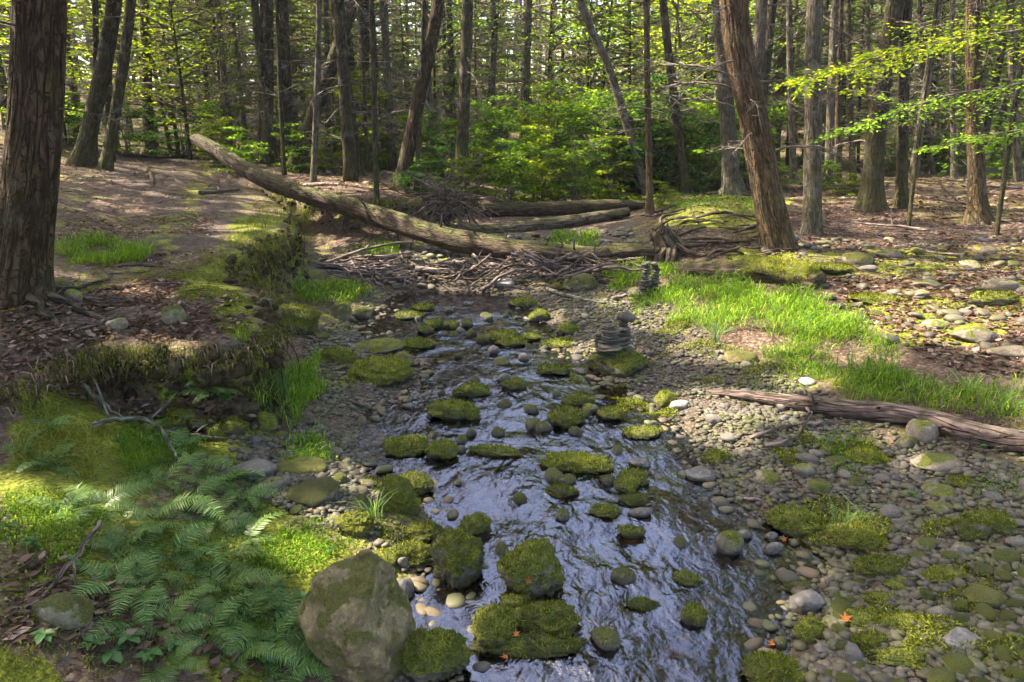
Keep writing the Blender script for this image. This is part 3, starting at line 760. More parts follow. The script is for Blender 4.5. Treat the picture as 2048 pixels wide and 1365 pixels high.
RL = [
 (800,945,1255,1372,mr,'dark mossy rock against the right foot of the big tan boulder'),
 (863,968,1066,1178,mr,'tall wedge of moss upstream of the big tan boulder, across a small yellow pool'),
 (996,1128,1079,1205,mr,'steep mossy rock in the near creek with an orange leaf on its side'),
 (1000,1068,1187,1224,mr,'small moss cushion at the foot of the steep mossy rock in mid-creek'),
 (944,1034,1214,1305,mr,'round moss mound at the left of the nearest mid-creek cluster'),
 (1016,1162,1198,1284,mr,'broad moss mound at the right of the nearest mid-creek cluster'),
 (942,1166,1268,1316,mr,'low moss skirt at the front of the nearest mid-creek cluster'),
 (918,984,1026,1076,mr,'dark square mossy rock alone in the creek above the steep mossy rock'),
 (1080,1226,903,946,mbr,'flat green moss slab lying in the middle of the blue water'),
 (849,916,880,924,mbr,'pale fuzzy moss ball at the left edge of the water, beside a straw'),
 (765,858,870,914,mr,'low shaggy moss mound left of the pale fuzzy moss ball'),
 (794,868,945,994,mr,'dark mossy rock on the left water edge above the long moss bank'),
 (760,843,953,1042,mbr,'long sloping moss bank behind the sedge tuft at the left water edge'),
 (805,890,1046,1086,mr,'low mossy rock just upstream of the tall moss wedge'),
 (772,868,1083,1138,mr,'mossy rock between the long moss bank and the tall moss wedge'),
 (670,748,1025,1078,mbr,'yellowish moss mound in the sunlit herbs above the big tan boulder'),
 (738,796,1100,1142,mr,'small moss lump between stones above the big tan boulder'),
 (783,828,1160,1203,gs,'dark brown wet stone beside the big tan boulder'),
 (796,819,1114,1148,gs,'small upright slate-blue stone above the big tan boulder'),
 (570,672,955,1012,ol,'olive boulder with moss patches on the left gravel, below a second one'),
 (546,654,910,955,ol,'smooth brown-olive boulder on the left gravel below the grass tuft'),
 (463,552,918,962,gs,'flat grey slab with a pale shine on the left gravel'),
 (1090,1158,970,998,mr,'low moss patch just below the flat green moss slab'),
 (1118,1152,950,972,sm_,'small pointed stone behind the low moss patch in mid-creek'),
 (1178,1242,1009,1038,mr,'oval mossy rock in the blue water right of mid-creek'),
 (1232,1297,938,970,mr,'mossy rock with stones around it right of the flat green slab'),
 (1230,1286,958,988,mbr,'light green moss cushion right of the flat green slab'),
 (1236,1290,988,1013,mr,'mossy rock below the light green cushion at the right of the water'),
 (1256,1301,1015,1040,gs,'shiny grey stone at the right of the water, below the mossy ones'),
 (1236,1290,1052,1078,mr,'small mossy rock alone right of the steep mossy rock'),
 (1259,1301,918,937,gs,'thin grey stone at the water edge above the light green cushion'),
 (936,1048,891,914,mr,'long low mossy rock across the current right of the pale moss ball'),
 (1252,1320,1196,1222,mr,'dark moss clump washed over by the near right current'),
 (1094,1171,813,858,mr,'round shaggy moss mound in mid-creek above the flat green slab'),
 (857,960,800,844,mr,'broad mossy rock at the left of mid-creek with a small one at its side'),
 (930,962,824,844,mr,'small moss lump at the right side of the broad left mid-creek rock'),
 (905,978,767,796,mr,'mossy rock in mid-creek, left of a split pair'),
 (994,1024,747,770,gs,'dark stone standing beside a mossy rock in mid-creek'),
 (1000,1054,758,782,mr,'sloping mossy rock right of the dark standing stone'),
 (1074,1140,727,752,mr,'flat mossy rock in the water left of the near cairn'),
 (984,1019,716,732,sm_,'low dark stone in the smooth water of mid-creek'),
 (970,1032,660,684,mr,'mossy rock in upper creek, left of a row of three'),
 (990,1058,675,694,mr,'low moss strip in front of the upper creek row'),
 (1080,1156,675,698,mr,'flat pale mossy rock at the right of the upper creek row'),
 (1040,1081,668,684,mr,'middle rock of the upper creek row'),
 (784,874,675,702,mr,'low wide moss mat at the left of the upper creek'),
 (704,824,714,770,mbr,'large mossy boulder at the left water edge below a flat one'),
 (702,804,677,712,sm_,'flat grey mossy slab above the large mossy boulder on the left edge'),
 (784,826,704,735,ol,'olive stone at the right shoulder of the large left-edge boulder'),
 (643,714,696,735,mr,'grassy moss mound left of the large left-edge boulder'),
 (850,888,636,660,mr,'round mossy rock, left one of a pair in the upper creek'),
 (886,919,642,662,mr,'round mossy rock, right one of a pair in the upper creek'),
 (833,867,651,671,mr,'round moss stone below the pair in the upper creek'),
 (660,703,608,645,ol,'rounded olive boulder beside the upper left grass tuft'),
 (702,745,614,641,ol,'rounded olive stone, right neighbour of the one by the upper left grass'),
 (790,847,622,639,mr,'low mossy rock at the head of the brown pool'),
 (824,867,608,623,mr,'small dark mossy rock near the top of the creek'),
 (1016,1074,595,617,mr,'moss clump on the right bank at the top of the creek'),
 (1056,1101,620,647,mr,'mossy rock on the right water edge near the top of the creek'),
 (1128,1192,548,586,ol,'big grey-olive boulder right of the stick jam'),
 (1104,1132,566,584,mr,'small moss rock at the left foot of the grey-olive boulder'),
 (986,1035,556,577,sp_,'white stone lying in front of the stick jam'),
 (1176,1297,692,758,mr,'mossy pedestal rock under the near pair of cairns'),
 (1114,1164,649,672,mr,'mossy stone on the right bar left of the near cairns'),
 (1122,1188,790,813,mr,'ragged moss clump above the round shaggy mound'),
 (1196,1250,813,844,mr,'dark mossy stone right of the round shaggy mound'),
 (1162,1196,808,828,sm_,'brown stone between moss clumps right of mid-creek'),
 (1246,1328,852,880,mr,'flat mossy bar at the right edge of the blue water'),
 (1310,1352,783,822,mbr,'yellow sunlit mossy stone at the right water edge'),
 (1340,1382,802,822,sp_,'pinkish flat stone right of the yellow sunlit stone'),
 (1330,1390,640,664,mr,'moss mound at the left edge of the tall sunlit grass'),
 (514,642,610,674,mbr,'long boulder with a bright yellow mossy top under the left bank'),
 (300,374,826,865,mr,'leftmost of the rounded mossy stones below the undercut bank'),
 (322,397,813,840,mr,'upper of the rounded mossy stones below the undercut bank'),
 (373,420,833,862,mr,'middle of the rounded mossy stones below the undercut bank'),
 (413,463,844,880,mr,'lower of the rounded mossy stones below the undercut bank'),
 (446,497,838,872,mr,'mossy stone left of the sun-flecked orange one'),
 (508,555,825,862,mbr,'mossy stone with an orange sun fleck below the left grass tuft'),
 (326,371,612,656,ol,'grey boulder sitting on top of the left bank'),
 (126,167,580,605,sm_,'rounded stone among the roots of the big left tree'),
 (20,64,588,612,sm_,'rounded stone at the foot of the big left tree'),
 (104,137,557,579,sm_,'small stone upslope of the roots of the big left tree'),
 (214,255,638,664,sb,'dark stone half sunk in leaves on the left bank'),
 (1404,1478,897,929,mr,'shaggy moss dome on the right bar near the pebbly water edge'),
 (1372,1430,937,966,gs,'dark grey oblong stone below the shaggy moss dome'),
 (1434,1485,1064,1116,sm_,'wet stone with a cap of moss in the brown pool'),
 (1472,1503,1058,1081,gs,'smooth grey stone behind the moss-capped wet stone'),
 (1528,1566,1086,1110,gs,'blue-grey stone in the brown pool, nearer of two'),
 (1528,1558,1065,1083,gs,'blue-grey stone in the brown pool, farther of two'),
 (1537,1664,1011,1072,mr,'wide dark-sided moss rock at the head of the brown pool'),
 (1669,1782,1046,1109,mbr,'bright yellow-green moss dome beside a sedge tuft'),
 (1708,1844,1112,1160,mr,'long moss ridge below the bright moss dome'),
 (1840,1936,1128,1171,mbr,'bright moss ridge at the right of the long one'),
 (1768,1844,1156,1189,mr,'moss lump below the long moss ridge'),
 (1724,1807,1183,1215,mr,'second moss lump below the long moss ridge, nearer the pool'),
 (1928,2005,1171,1219,ol,'grey-green boulder at the lower right'),
 (1694,1763,1215,1266,mr,'dark mossy rock above the red leaf at the lower right'),
 (1756,1870,1226,1266,mr,'low moss back right of the red leaf'),
 (1702,1804,1259,1303,mbr,'bright mossy rock right of the smooth bottom stone'),
 (1752,1866,1299,1340,mr,'moss bank at the bottom right, in front of a grey slab'),
 (1800,1888,1281,1307,mr,'moss strip left of the flat grey slab at the bottom right'),
 (1484,1606,1304,1385,mbr,'bright green moss slab cut by the bottom edge of the picture'),
 (1584,1654,1237,1288,mr,'upright dark mossy rock above the bright bottom slab'),
 (1686,1727,1290,1336,gs,'smooth round grey stone at the bottom right'),
 (1628,1661,1287,1314,gs,'small oval grey stone above the bright bottom slab'),
 (1580,1646,1182,1233,gs,'flat pale grey rock slanting out of the brown pool'),
 (1884,1969,1259,1307,gs,'flat grey slab at the lower right'),
 (1564,1632,1160,1186,mr,'ragged moss clump at the near end of the brown pool'),
 (1338,1408,1143,1175,mr,'dark moss clump between the current and the brown pool'),
 (1360,1418,1211,1255,mr,'mossy stone breaking the near right current'),
 (1547,1573,1275,1303,sm_,'small round pinkish stone above the bright bottom slab'),
 (1830,1932,907,948,sb,'broad flat brown stone below the driftwood log'),
 (1896,1954,951,981,mr,'oblong dark mossy stone right of the gravel bar'),
 (1950,2031,1031,1076,mr,'large dark mossy stone near the right border'),
 (1922,2020,1017,1046,mr,'long flat mossy stone behind the large one near the right border'),
 (1856,1910,1002,1032,sm_,'dark rounded stone on the pebbles at the right'),
 (1911,1976,1039,1087,mr,'sloping dark stone left of the large mossy one near the right border'),
 (1900,1943,1086,1116,sm_,'dark stone at the lower edge of the pebbles on the right'),
 (1848,1906,969,1002,sm_,'flat dark stone above the pebbles on the right'),
 (1612,1657,958,988,sm_,'olive-brown rounded stone below the green herb patch on the bar'),
 (1586,1628,929,955,sm_,'dark rounded stone left of the green herb patch on the bar'),
 (1510,1558,944,977,sm_,'mossy round stone in the middle of the gravel bar'),
 (1690,1775,889,937,mbr,'moss hump right of the green herb patch on the bar'),
 (1818,1873,843,895,sb,'angular brown rock under the middle of the driftwood log'),
 (1793,1833,872,902,sm_,'olive stone left of the angular rock under the driftwood'),
 (1452,1514,700,733,bo,'tan sunlit rock at the front of the tall grass'),
 (1598,1632,755,774,sp_,'bright sunlit pale stone above the driftwood log'),
 (1694,1734,621,649,sb,'brown rock behind the tall sunlit grass'),
 (1618,1702,524,550,mr,'dark flat rock at the right end of the mossy rotten log'),
 (1686,1742,505,535,ol,'pointed olive rock on the right forest floor'),
 (1750,1800,500,520,sb,'small lit flat rock on the right forest floor'),
 (1700,1790,585,612,mr,'low mossy rock in the shade of the right forest floor'),
 (1935,2040,582,612,mr,'wide low mossy rock at the right border of the forest floor'),
 (1840,1900,640,662,sb,'flat dark stone above the grass on the right forest floor'),
 (1905,1985,655,690,sb,'rough brown stone near the right border, above the grass'),
 (1980,2060,690,720,sb,'stone cut by the right border above the grass'),
 (1830,1880,560,578,sb,'pale flat stone among leaves on the right forest floor'),
 (1560,1620,690,712,sm_,'stone half hidden in the tall sunlit grass'),
 (1256,1310,575,598,sm_,'base stone under the far pair of cairns'),
 (70,180,1190,1262,ol,'half-buried olive rock below the fallen stick at the lower left'),
 (455,530,1145,1185,sm_,'flat stone between ferns and the big tan boulder'),
]
for r_ in RL:
    u0, u1, v0, v1, m_, lab = r_
    rock_at(u0, u1, v0, v1, m_, lab, 'boulder' if m_ in (bo, ol) else None,
            dr=.6 + .055 * ((u0 + v1) % 9), ang=.75 if m_ in (mr, mbr) else (.5 if m_ == gs else .5), lumps=.11 if m_ in (mr, mbr) else 0, rough=.12 if m_ in (mr, mbr) else .05)
# ------------------------------------------------------------------ cairns
def cairn(u, v, hpx, wpx, n, label, top=None, seed=0):
    p, t = ground(u, v, 0)
    p = np.array(p)
    r = np.random.default_rng(seed)
    t = np.linalg.norm(p - CAM) / 1.0
    hh = 1.12 * hpx / FPX * t; ww = 1.5 * wpx / FPX * t
    root = empty('cairn', p); tag(root, label, 'cairn', 'stacked stone cairns on the right bar')
    z = -.03; step = (hh + .03) / (n - .2)
    for i in range(n):
        f = i / (n - 1)
        w = ww * (1.0 - .42 * f) * r.uniform(.8, 1.12)
        th = step * r.uniform(.95, 1.2)
        if top and i == n - 1: w = ww * .8; th = step * 2.6
        Vr, F = rock_shape(seed * 31 + i, 3, .3, .05)
        Vr = Vr * np.array([w / 2, w / 2 * r.uniform(.7, 1), th / 2])
        link('stone', mesh_np('stone', Vr, [F], M['stone_cairn']), root, (r.normal() * .012, r.normal() * .012, z + th / 2), (r.normal() * .08, r.normal() * .08, r.uniform(0, 6)))
        z += step * .93
    return root
def on_rock(u, v, z, y):
    q = at_y(u, v, y); return q
def cairn_at(u, vb, y, hpx, wpx, n, label, top=None, seed=0):
    global ground
    q = at_y(u, vb, y); g0 = ground
    ground = lambda *a, **k: (q, 0)
    c = cairn(u, vb, hpx, wpx, n, label, top, seed); ground = g0
    return c
_pb = next(o for o in COL.objects if o.get('label', '').startswith('mossy pedestal'))
_y = _pb.location.y
cairn_at(1216, 712, _y - .04, 62, 38, 13, 'left cairn of thin slate stones on the mossy pedestal', None, 3)
cairn_at(1246, 698, _y + .08, 58, 32, 8, 'right cairn topped by one big round stone on the mossy pedestal', True, 5)
cairn_at(1195, 690, _y + .16, 22, 22, 5, 'tiny cairn leaning at the left of the near pair', None, 9)
_pb = next(o for o in COL.objects if o.get('label', '').startswith('base stone under the far'))
_y = _pb.location.y
cairn_at(1290, 574, _y - .05, 48, 18, 12, 'left cairn of the far pair in the grass', None, 11)
cairn_at(1308, 580, _y, 52, 17, 11, 'right cairn of the far pair in the grass', None, 13)
# ------------------------------------------------------------------ loose stones: the largest singly, the rest as pebbles
SPV = []
for k in range(10):
    Vr, F = rock_shape(500 + k, 3, .25, .05); SPV.append((Vr * np.array([1, .8, .5]), F))
SPM = {}
for k in range(10):
    for m_ in ('stone', 'stone_moss', 'moss_rock', 'stone_brown'):
        SPM[k, m_] = mesh_np('river_stone', SPV[k][0], [SPV[k][1]], M[m_])
ZONES = [
 ([(1420,810),(1560,800),(1640,830),(1700,880),(2055,940),(2055,1100),(1900,1120),(1700,1050),(1560,1000),(1440,980),(1380,900)], 84, 'loose stone on the pebble bar right of the creek, below the driftwood', 'loose stones on the right pebble bar', .045, 'stone'),
 ([(1860,1110),(2055,1100),(2055,1375),(1620,1375),(1660,1200),(1760,1110)], 72, 'loose stone among the moss mounds at the lower right', 'loose stones among the lower right moss', .05, 'moss_rock'),
 ([(1120,600),(1250,600),(1430,680),(1530,730),(1600,790),(1440,800),(1330,790),(1220,770),(1140,700)], 52, 'loose stone on the bar around the near cairns', 'loose stones around the near cairns', .055, 'stone'),
 ([(470,880),(640,860),(720,880),(740,1000),(680,1060),(540,1010)], 42, 'loose stone on the left gravel above the tan boulder', 'loose stones on the left gravel', .045, 'stone_brown'),
 ([(610,690),(700,640),(740,700),(690,800),(640,830),(580,780)], 26, 'loose stone between the left grass and the water', 'loose stones by the left grass', .055, 'stone_moss'),
 ([(1560,480),(2055,470),(2055,690),(1800,660),(1640,580)], 30, 'flat stone lying in the leaves of the right forest floor', 'flat stones on the right forest floor', .09, 'stone_brown'),
 ([(760,620),(1040,600),(1150,700),(1200,800),(1330,900),(1400,1080),(1380,1330),(1180,1340),(900,1000),(740,930),(860,800)], 100, 'wet stone sitting in the running water', 'wet stones in the running water', .045, 'stone_moss'),
 ([(700,520),(900,490),(1200,460),(1270,470),(1180,530),(1000,545),(760,550)], 30, 'stone in the dry bed behind the fallen log', 'stones in the dry bed behind the log', .08, 'stone'),
]
for poly, n, lab, grp, r0, m0 in ZONES:
    W = poly_world(poly); lo, hi = W.min(0), W.max(0); c = 0; tries = 0; n = int(n * .6)
    while c < n and tries < n * 60:
        tries += 1
        x, y = RNG.uniform(lo, hi)
        if not inpoly(np.array([x]), np.array([y]), W)[0]: continue
        s = r0 * RNG.uniform(.55, 1.0) * (1 + .9 * RNG.random() ** 3)
        if any((x - a) ** 2 + (y - b) ** 2 < ((s + d) * .8) ** 2 for a, b, d in ROCKS): continue
        m_ = m0 if RNG.random() < .6 else random.choice(['stone', 'stone_moss', 'moss_rock', 'moss_rock'])
        sc_ = s * RNG.uniform(.8, 1.2, 3)
        if lab.startswith('wet stone'):
            if hz(x, y) > -.02: continue
            z = -.004 + RNG.random() * .008; sc_[2] = max(sc_[2], (z - hz(x, y)) * 1.1)
            sc_[:2] = np.maximum(sc_[:2], sc_[2] * .55)
        else:
            if hz(x, y) < -.03: continue
            z = hz(x, y) + sc_[2] * .28
        o = link('river_stone', SPM[random.randrange(10), m_], None, (x, y, z), (RNG.normal() * .15, RNG.normal() * .15, RNG.uniform(0, 6.3)), sc_)
        adj = {'stone': 'grey', 'stone_moss': 'moss-flecked', 'moss_rock': 'moss-covered', 'stone_brown': 'brown'}[m_]
        szw = 'tiny' if s < r0 * .8 else ('middling' if s < r0 * 1.15 else 'larger')
        tag(o, '%s %s %s' % (szw, adj, lab), 'stone', '%s %s %s' % (szw, adj, grp)); ROCKS.append((x, y, s)); c += 1
def pebbles(name, polys, n, rmin, rmax, mat, label, zoff=.2, clear=True, bed=False, seed=1):
    r = np.random.default_rng(seed)
    X = []
    for poly, wgt in polys:
        W = poly_world(poly) if not isinstance(poly, np.ndarray) else poly
        lo, hi = W.min(0), W.max(0); k = int(n * wgt * 3)
        q = r.uniform(lo, hi, (k, 2)); q = q[inpoly(q[:, 0], q[:, 1], W)][:int(n * wgt)]
        X.append(q)
    X = np.concatenate(X)
    # keep some bare ground: clumps
    h = H(X[:, 0], X[:, 1])
    if bed: ok = h < 0
    else: ok = h > -.06
    X = X[ok]; h = h[ok]; N = len(X)
    V0, F0 = ico(2) if rmax > .05 else ico(1)
    var = [rock_shape(900 + k, 1 if rmax <= .05 else 2, .2, .04)[0] for k in range(8)]
    s = rmin + (rmax - rmin) * r.random(N) ** 2.6
    B = np.stack(var)[r.integers(0, 8, N)]
    B = B * np.stack([r.uniform(.8, 1.25, N), r.uniform(.6, 1, N), r.uniform(.35, .62, N)], -1)[:, None, :] * s[:, None, None]
    a = r.uniform(0, 6.3, N); c, s_ = np.cos(a)[:, None], np.sin(a)[:, None]
    tl = r.normal(size=(N, 2)) * .15
    x = B[..., 0] * c - B[..., 1] * s_; y = B[..., 0] * s_ + B[..., 1] * c; z = B[..., 2] + x * tl[:, :1] + y * tl[:, 1:]
    V = np.stack([x + X[:, :1], y + X[:, 1:], z + (h + s * zoff)[:, None]], -1).reshape(-1, 3)
    F = (F0[None] + (np.arange(N) * len(V0))[:, None, None]).reshape(-1, 3)
    o = link(name, mesh_np(name, V, [F], M[mat])); tag(o, label, 'pebbles', None, 'stuff')
    return o
def mat_pebbles(nm='loose_pebbles', mossy=.25, tint=(1, 1, 1)):
    k = NT(nm); geo = k.n('NewGeometry'); rp = geo.outputs['Random Per Island']; tc = k.n('TexCoord').outputs['Object']
    T = lambda c: tuple(a * b for a, b in zip(c, tint))
    c = k.ramp(rp, [(0, T((.028, .024, .021))), (.3, T((.058, .050, .044))), (.6, T((.095, .084, .075))), (.8, T((.080, .062, .043))), (.93, T((.125, .113, .106))), (1, T((.20, .182, .175)))])
    f = k.noise(tc, 45, 3); c = k.mix(k.rng(f, .35, .7, 0, .5), c, (.045, .04, .034))
    g = k.noise(tc, 2.2, 3); c = k.mix(k.rng(k.math('ADD', g, k.math('MULTIPLY', rp, .25)), .50, .78, 0, mossy * 3.2), c, (.055, .060, .014))
    k.principled(c, .7, None, .35); return k.m
M['pebbles'] = mat_pebbles(mossy=.2, tint=(.84, .78, .68)); M['pebbles_bed'] = mat_pebbles('bed_pebbles', .12, (1.25, .92, .6))
pebbles('pebbles', [(z[0], w) for z, w in zip(ZONES[:5], (.34, .2, .16, .16, .14))] + [([(1400,930),(1480,960),(1620,1040),(1660,1150),(1640,1290),(1560,1370),(1700,1370),(1760,1200),(1700,1060),(1560,990),(1440,900)], .12)], 10000, .009, .036, 'pebbles', 'loose grey pebbles covering the gravel bars on both sides', .25, seed=2)
pebbles('bed_pebbles', [([(820,1375),(800,1200),(860,1050),(740,945),(715,850),(850,745),(705,655),(800,590),(1000,585),(1110,690),(1330,830),(1450,1000),(1640,1120),(1560,1290),(1480,1375)], 1.0)], 2600, .012, .055, 'pebbles_bed', 'brown pebbles lying under the water of the creek', .2, bed=True, seed=3)
pebbles('gravel_pebbles', [(GRAV[0], 1.0)], 15000, .007, .032, 'pebbles', 'fine gravel filling the bars between larger stones', .3, seed=5)
pebbles('shallow_cobbles', [([(820,1375),(800,1200),(860,1050),(740,945),(715,850),(850,745),(705,655),(800,590),(1000,585),(1110,690),(1330,830),(1450,1000),(1640,1120),(1560,1290),(1480,1375)], 1.0)], 1300, .018, .060, 'pebbles', 'dark cobbles breaking the shallow margins of the creek', .42, bed=True, seed=8)
pebbles('dry_bed_cobbles', [([(650,520),(900,480),(1270,450),(1290,520),(1180,560),(1000,560),(700,570)], .7), ([(1560,480),(2055,470),(2055,760),(1800,720),(1640,600),(1400,560)], .3)], 900, .025, .10, 'pebbles', 'flat cobbles in the dry bed and on the right forest floor', .2, seed=4)

# clods of soil and small stones sticking out of the cut face of the left bank
cr2 = np.random.default_rng(44)
fi = np.nonzero((GST > .25) & (GV[:, 1] < 15.5) & (GV[:, 1] > 2) & (GV[:, 0] < .5) & (GV[:, 0] > -7) & (GV[:, 2] < 1.0))[0]
fi = cr2.choice(fi, min(1500, len(fi)), replace=False); N = len(fi)
var = np.stack([rock_shape(1200 + k, 1, .9, .12)[0] for k in range(8)])[cr2.integers(0, 8, N)]
sz_ = .012 + .05 * cr2.random(N) ** 2.2
Vc = (var * cr2.uniform(.6, 1.2, (N, 1, 3)) * sz_[:, None, None] + GV[fi][:, None, :] + cr2.normal(size=(N, 1, 3)) * .008).reshape(-1, 3)
Fc = (ico(1)[1][None] + (np.arange(N) * len(ico(1)[0]))[:, None, None]).reshape(-1, 3)
kc = NT('soil_clods'); gi = kc.n('NewGeometry').outputs['Random Per Island']
kc.principled(kc.mix(kc.noise(kc.n('TexCoord').outputs['Object'], 60, 3), kc.ramp(gi, [(0, (.022, .014, .009)), (.5, (.065, .042, .026)), (.75, (.055, .055, .014)), (.9, (.11, .085, .06)), (1, (.17, .15, .125))]), (.02, .013, .008)), .95, None, .1)
tag(link('soil_clods', mesh_np('soil_clods', Vc, [Fc], kc.m, False)), 'crumbling soil clods and small stones in the cut face of the left bank', 'soil', None, 'stuff')
# ------------------------------------------------------------------ trees
def gspot(u, v, r): 
    p, t = ground(u, v); return np.array([p[0], p[1], p[2], r])
# places where the photograph shows a sun fleck: the crowns have a gap towards the sun there
SPOTS = [gspot(u, v, r) for u, v, r in [(1360,640,.55),(1450,650,.6),(1530,640,.55),(1640,660,.5),(1560,700,.45),(1700,700,.4),(1250,545,.4),(1330,560,.3),(1480,720,.3),(1620,765,.25),
    (1600,520,.5),(1720,545,.4),(1830,520,.5),(1950,560,.35),(1900,600,.25),(1700,480,.5),(1900,470,.5),(2000,500,.4),(1780,600,.25),(1960,440,.35),(1560,470,.3),
    (1725,1062,.12),(700,1040,.17),(620,1060,.14),(1330,805,.13),(575,630,.2),(300,590,.22),(280,645,.2),(250,575,.15),(240,365,.22),(320,390,.24),(380,402,.2),(200,350,.2),(430,350,.2),(540,370,.3),
    (1150,510,.4),(1010,568,.25),(880,895,.12),(1780,880,.14),(1400,700,.2),(530,850,.08),(1150,430,.6),(1380,440,.5),(1000,530,.35),(600,400,.4),(860,540,.25),(1170,420,.8),(890,415,.7),(860,400,.5),(940,440,.5),(1140,915,.15),(1840,930,.16),(640,600,.2)]]
for p_ in [(0.5,15,1.6,.8),(2,16.5,1.6,.9),(-.6,17.5,1.8,.9),(3.4,17,2,.8),(-5,19,2,.8),(-8.5,18,1.8,.7),(5,15,2.5,.35),(-1,14,3.4,.3),(6.3,13,1.6,.25),(8,14,2.4,.3),(7.7,12,1.4,.3),(3.5,11,3,.18),(-3.8,12,3.2,.2),(10,16,3.2,.4),(6.5,10.5,4,.5),(7.5,9.5,3.2,.5),(2.4,18,3,.8),(0,20,3,.8)]: SPOTS.append(np.array(p_))
SPOTS = np.array(SPOTS)
def sunny(c):
    """True where a leaf would stand between the sun and one of those places"""
    hit = np.zeros(len(c), bool)
    for s in SPOTS:
        d = c - s[:3]; a = d @ SUN; q = d - a[:, None] * SUN
        hit |= (a > .5) & ((q ** 2).sum(1) < s[3] ** 2)
    # the creek keeps a strip of open sky above it
    hit |= (c[:, 1] > 2.5) & (np.abs(c[:, 0] - .3 - .05 * c[:, 1]) < 1.4 + .25 * c[:, 1]) & (c[:, 2] > 3.0 + .2 * c[:, 1])
    return hit
def leaf_quads(P, D, N, L, W):
    """one small folded leaf for each row: base P, direction D, face normal N"""
    S = np.cross(D, N); S /= np.linalg.norm(S, axis=1)[:, None] + 1e-9
    L = L[:, None]; W = W[:, None]
    a = P; b = P + D * L * .45 + S * W * .5 - N * W * .12; c = P + D * L - N * L * .12; d = P + D * L * .45 - S * W * .5 - N * W * .12
    V = np.stack([a, b, c, d], 1).reshape(-1, 3)
    return V, np.arange(len(V)).reshape(-1, 4)
def unit(a): return a / (np.linalg.norm(a, axis=-1, keepdims=True) + 1e-9)
def bough_leaves(r, base, dirv, length, n, L, W, flat=.25, spread=.35):
    f = r.random(n) ** .7
    p = base + dirv * (length * f)[:, None]
    side = unit(np.cross(dirv, [0, 0, 1.0]))
    lat = r.normal(size=n) * spread * length * (1.05 - f * .8)
    p = p + side * lat[:, None] + np.stack([np.zeros(n), np.zeros(n), r.normal(size=n) * .06 * length * flat - f * f * length * .12 - np.abs(lat) * .15], -1)
    d = unit(dirv * .6 + side * np.sign(lat)[:, None] * .7 + r.normal(size=(n, 3)) * .35 * np.array([1, 1, .5]))
    nn = unit(np.array([0, 0, 1.0]) + r.normal(size=(n, 3)) * .35)
    return p, d, nn, L * r.uniform(.6, 1.3, n), W * r.uniform(.7, 1.2, n)
def crown(seed, base, z0, z1, rad, nb, nl, L, W, axis=None, prune=True, conical=True):
    """boughs around a leaning axis; returns leaf quads and limb tubes, local to base"""
    r = np.random.default_rng(seed); A = []; lb = MB()
    axis = axis or (lambda z: np.array([0, 0, z]))
    for k in range(nb):
        f = (k + r.random()) / nb; z = z0 + (z1 - z0) * f
        R_ = rad * ((1 - f) ** .8 * .95 + .12 if conical else math.sin(math.pi * (f * .8 + .15)) ** .7) * r.uniform(.6, 1.15)
        a = k * 2.4 + r.normal() * .5
        d = np.array([math.cos(a), math.sin(a), r.uniform(-.05, .3) if conical else r.uniform(.1, .6)]); d /= np.linalg.norm(d)
        b = axis(z)
        bl = bough_leaves(r, b, d, R_, int(nl * (.4 + R_ / rad * .6)), L, W)
        if prune:
            cc_ = bl[0] + base + bl[1] * bl[3][:, None] * .5
            ok = ~sunny(cc_) & (fbm((cc_ - (cc_ @ SUN)[:, None] * SUN) * 1.5, 61, 2) > -.39)
            if ok.mean() < .15: continue
            bl = tuple(x[ok] for x in bl)
        A.append(bl)
        pts = np.stack([b + d * R_ * q - np.array([0, 0, q * q * R_ * .12]) for q in (0, .4, .8, 1)])
        lb.add(*tube(pts, np.array([.04, .025, .012, .005]) * (.5 + R_ / 4), 4, False))
    if not A: return (None, None), None
    P, D, N, LL, WW = (np.concatenate(x) for x in zip(*A))
    return leaf_quads(P, D, N, LL, WW), lb
def dead_branch_mesh(seed, length=1.5, r0=.014, twigs=7, droop=.15):
    r = np.random.default_rng(seed); mb = MB()
    q = np.linspace(0, 1, 7)
    wob = np.cumsum(r.normal(size=(7, 3)) * .035 * length, 0)
    pts = np.stack([q * length, np.zeros(7), .18 * length * q - droop * 2.2 * length * q * q], -1) + wob * q[:, None]
    mb.add(*tube(pts, np.linspace(r0, r0 * .25, 7), 5))
    for _ in range(twigs):
        f = r.uniform(.25, .95); b = np.array([np.interp(f, q, pts[:, i]) for i in range(3)])
        d = unit(np.array([r.uniform(.2, 1), r.choice([-1, 1]) * r.uniform(.4, 1), r.uniform(-.5, .3)])); l = length * r.uniform(.15, .4)
        e = np.stack([b, b + d * l * .5 + r.normal(size=3) * .03, b + d * l + r.normal(size=3) * .06 + np.array([0, 0, -.06 * l])])
        mb.add(*tube(e, np.array([r0 * .45, r0 * .3, r0 * .14]), 3, False))
        if r.random() < .7:
            d2 = unit(d + r.normal(size=3) * .6); mb.add(*tube(np.stack([e[1], e[1] + d2 * l * .3, e[1] + d2 * l * .55]), np.array([r0 * .28, r0 * .2, r0 * .1]), 3, False))
    return mb.mesh('dead_branch', M['twig'])
DEAD = [dead_branch_mesh(k, 1.0, .011, 9, .05 + .05 * (k % 4)) for k in range(8)]
MAIN = []
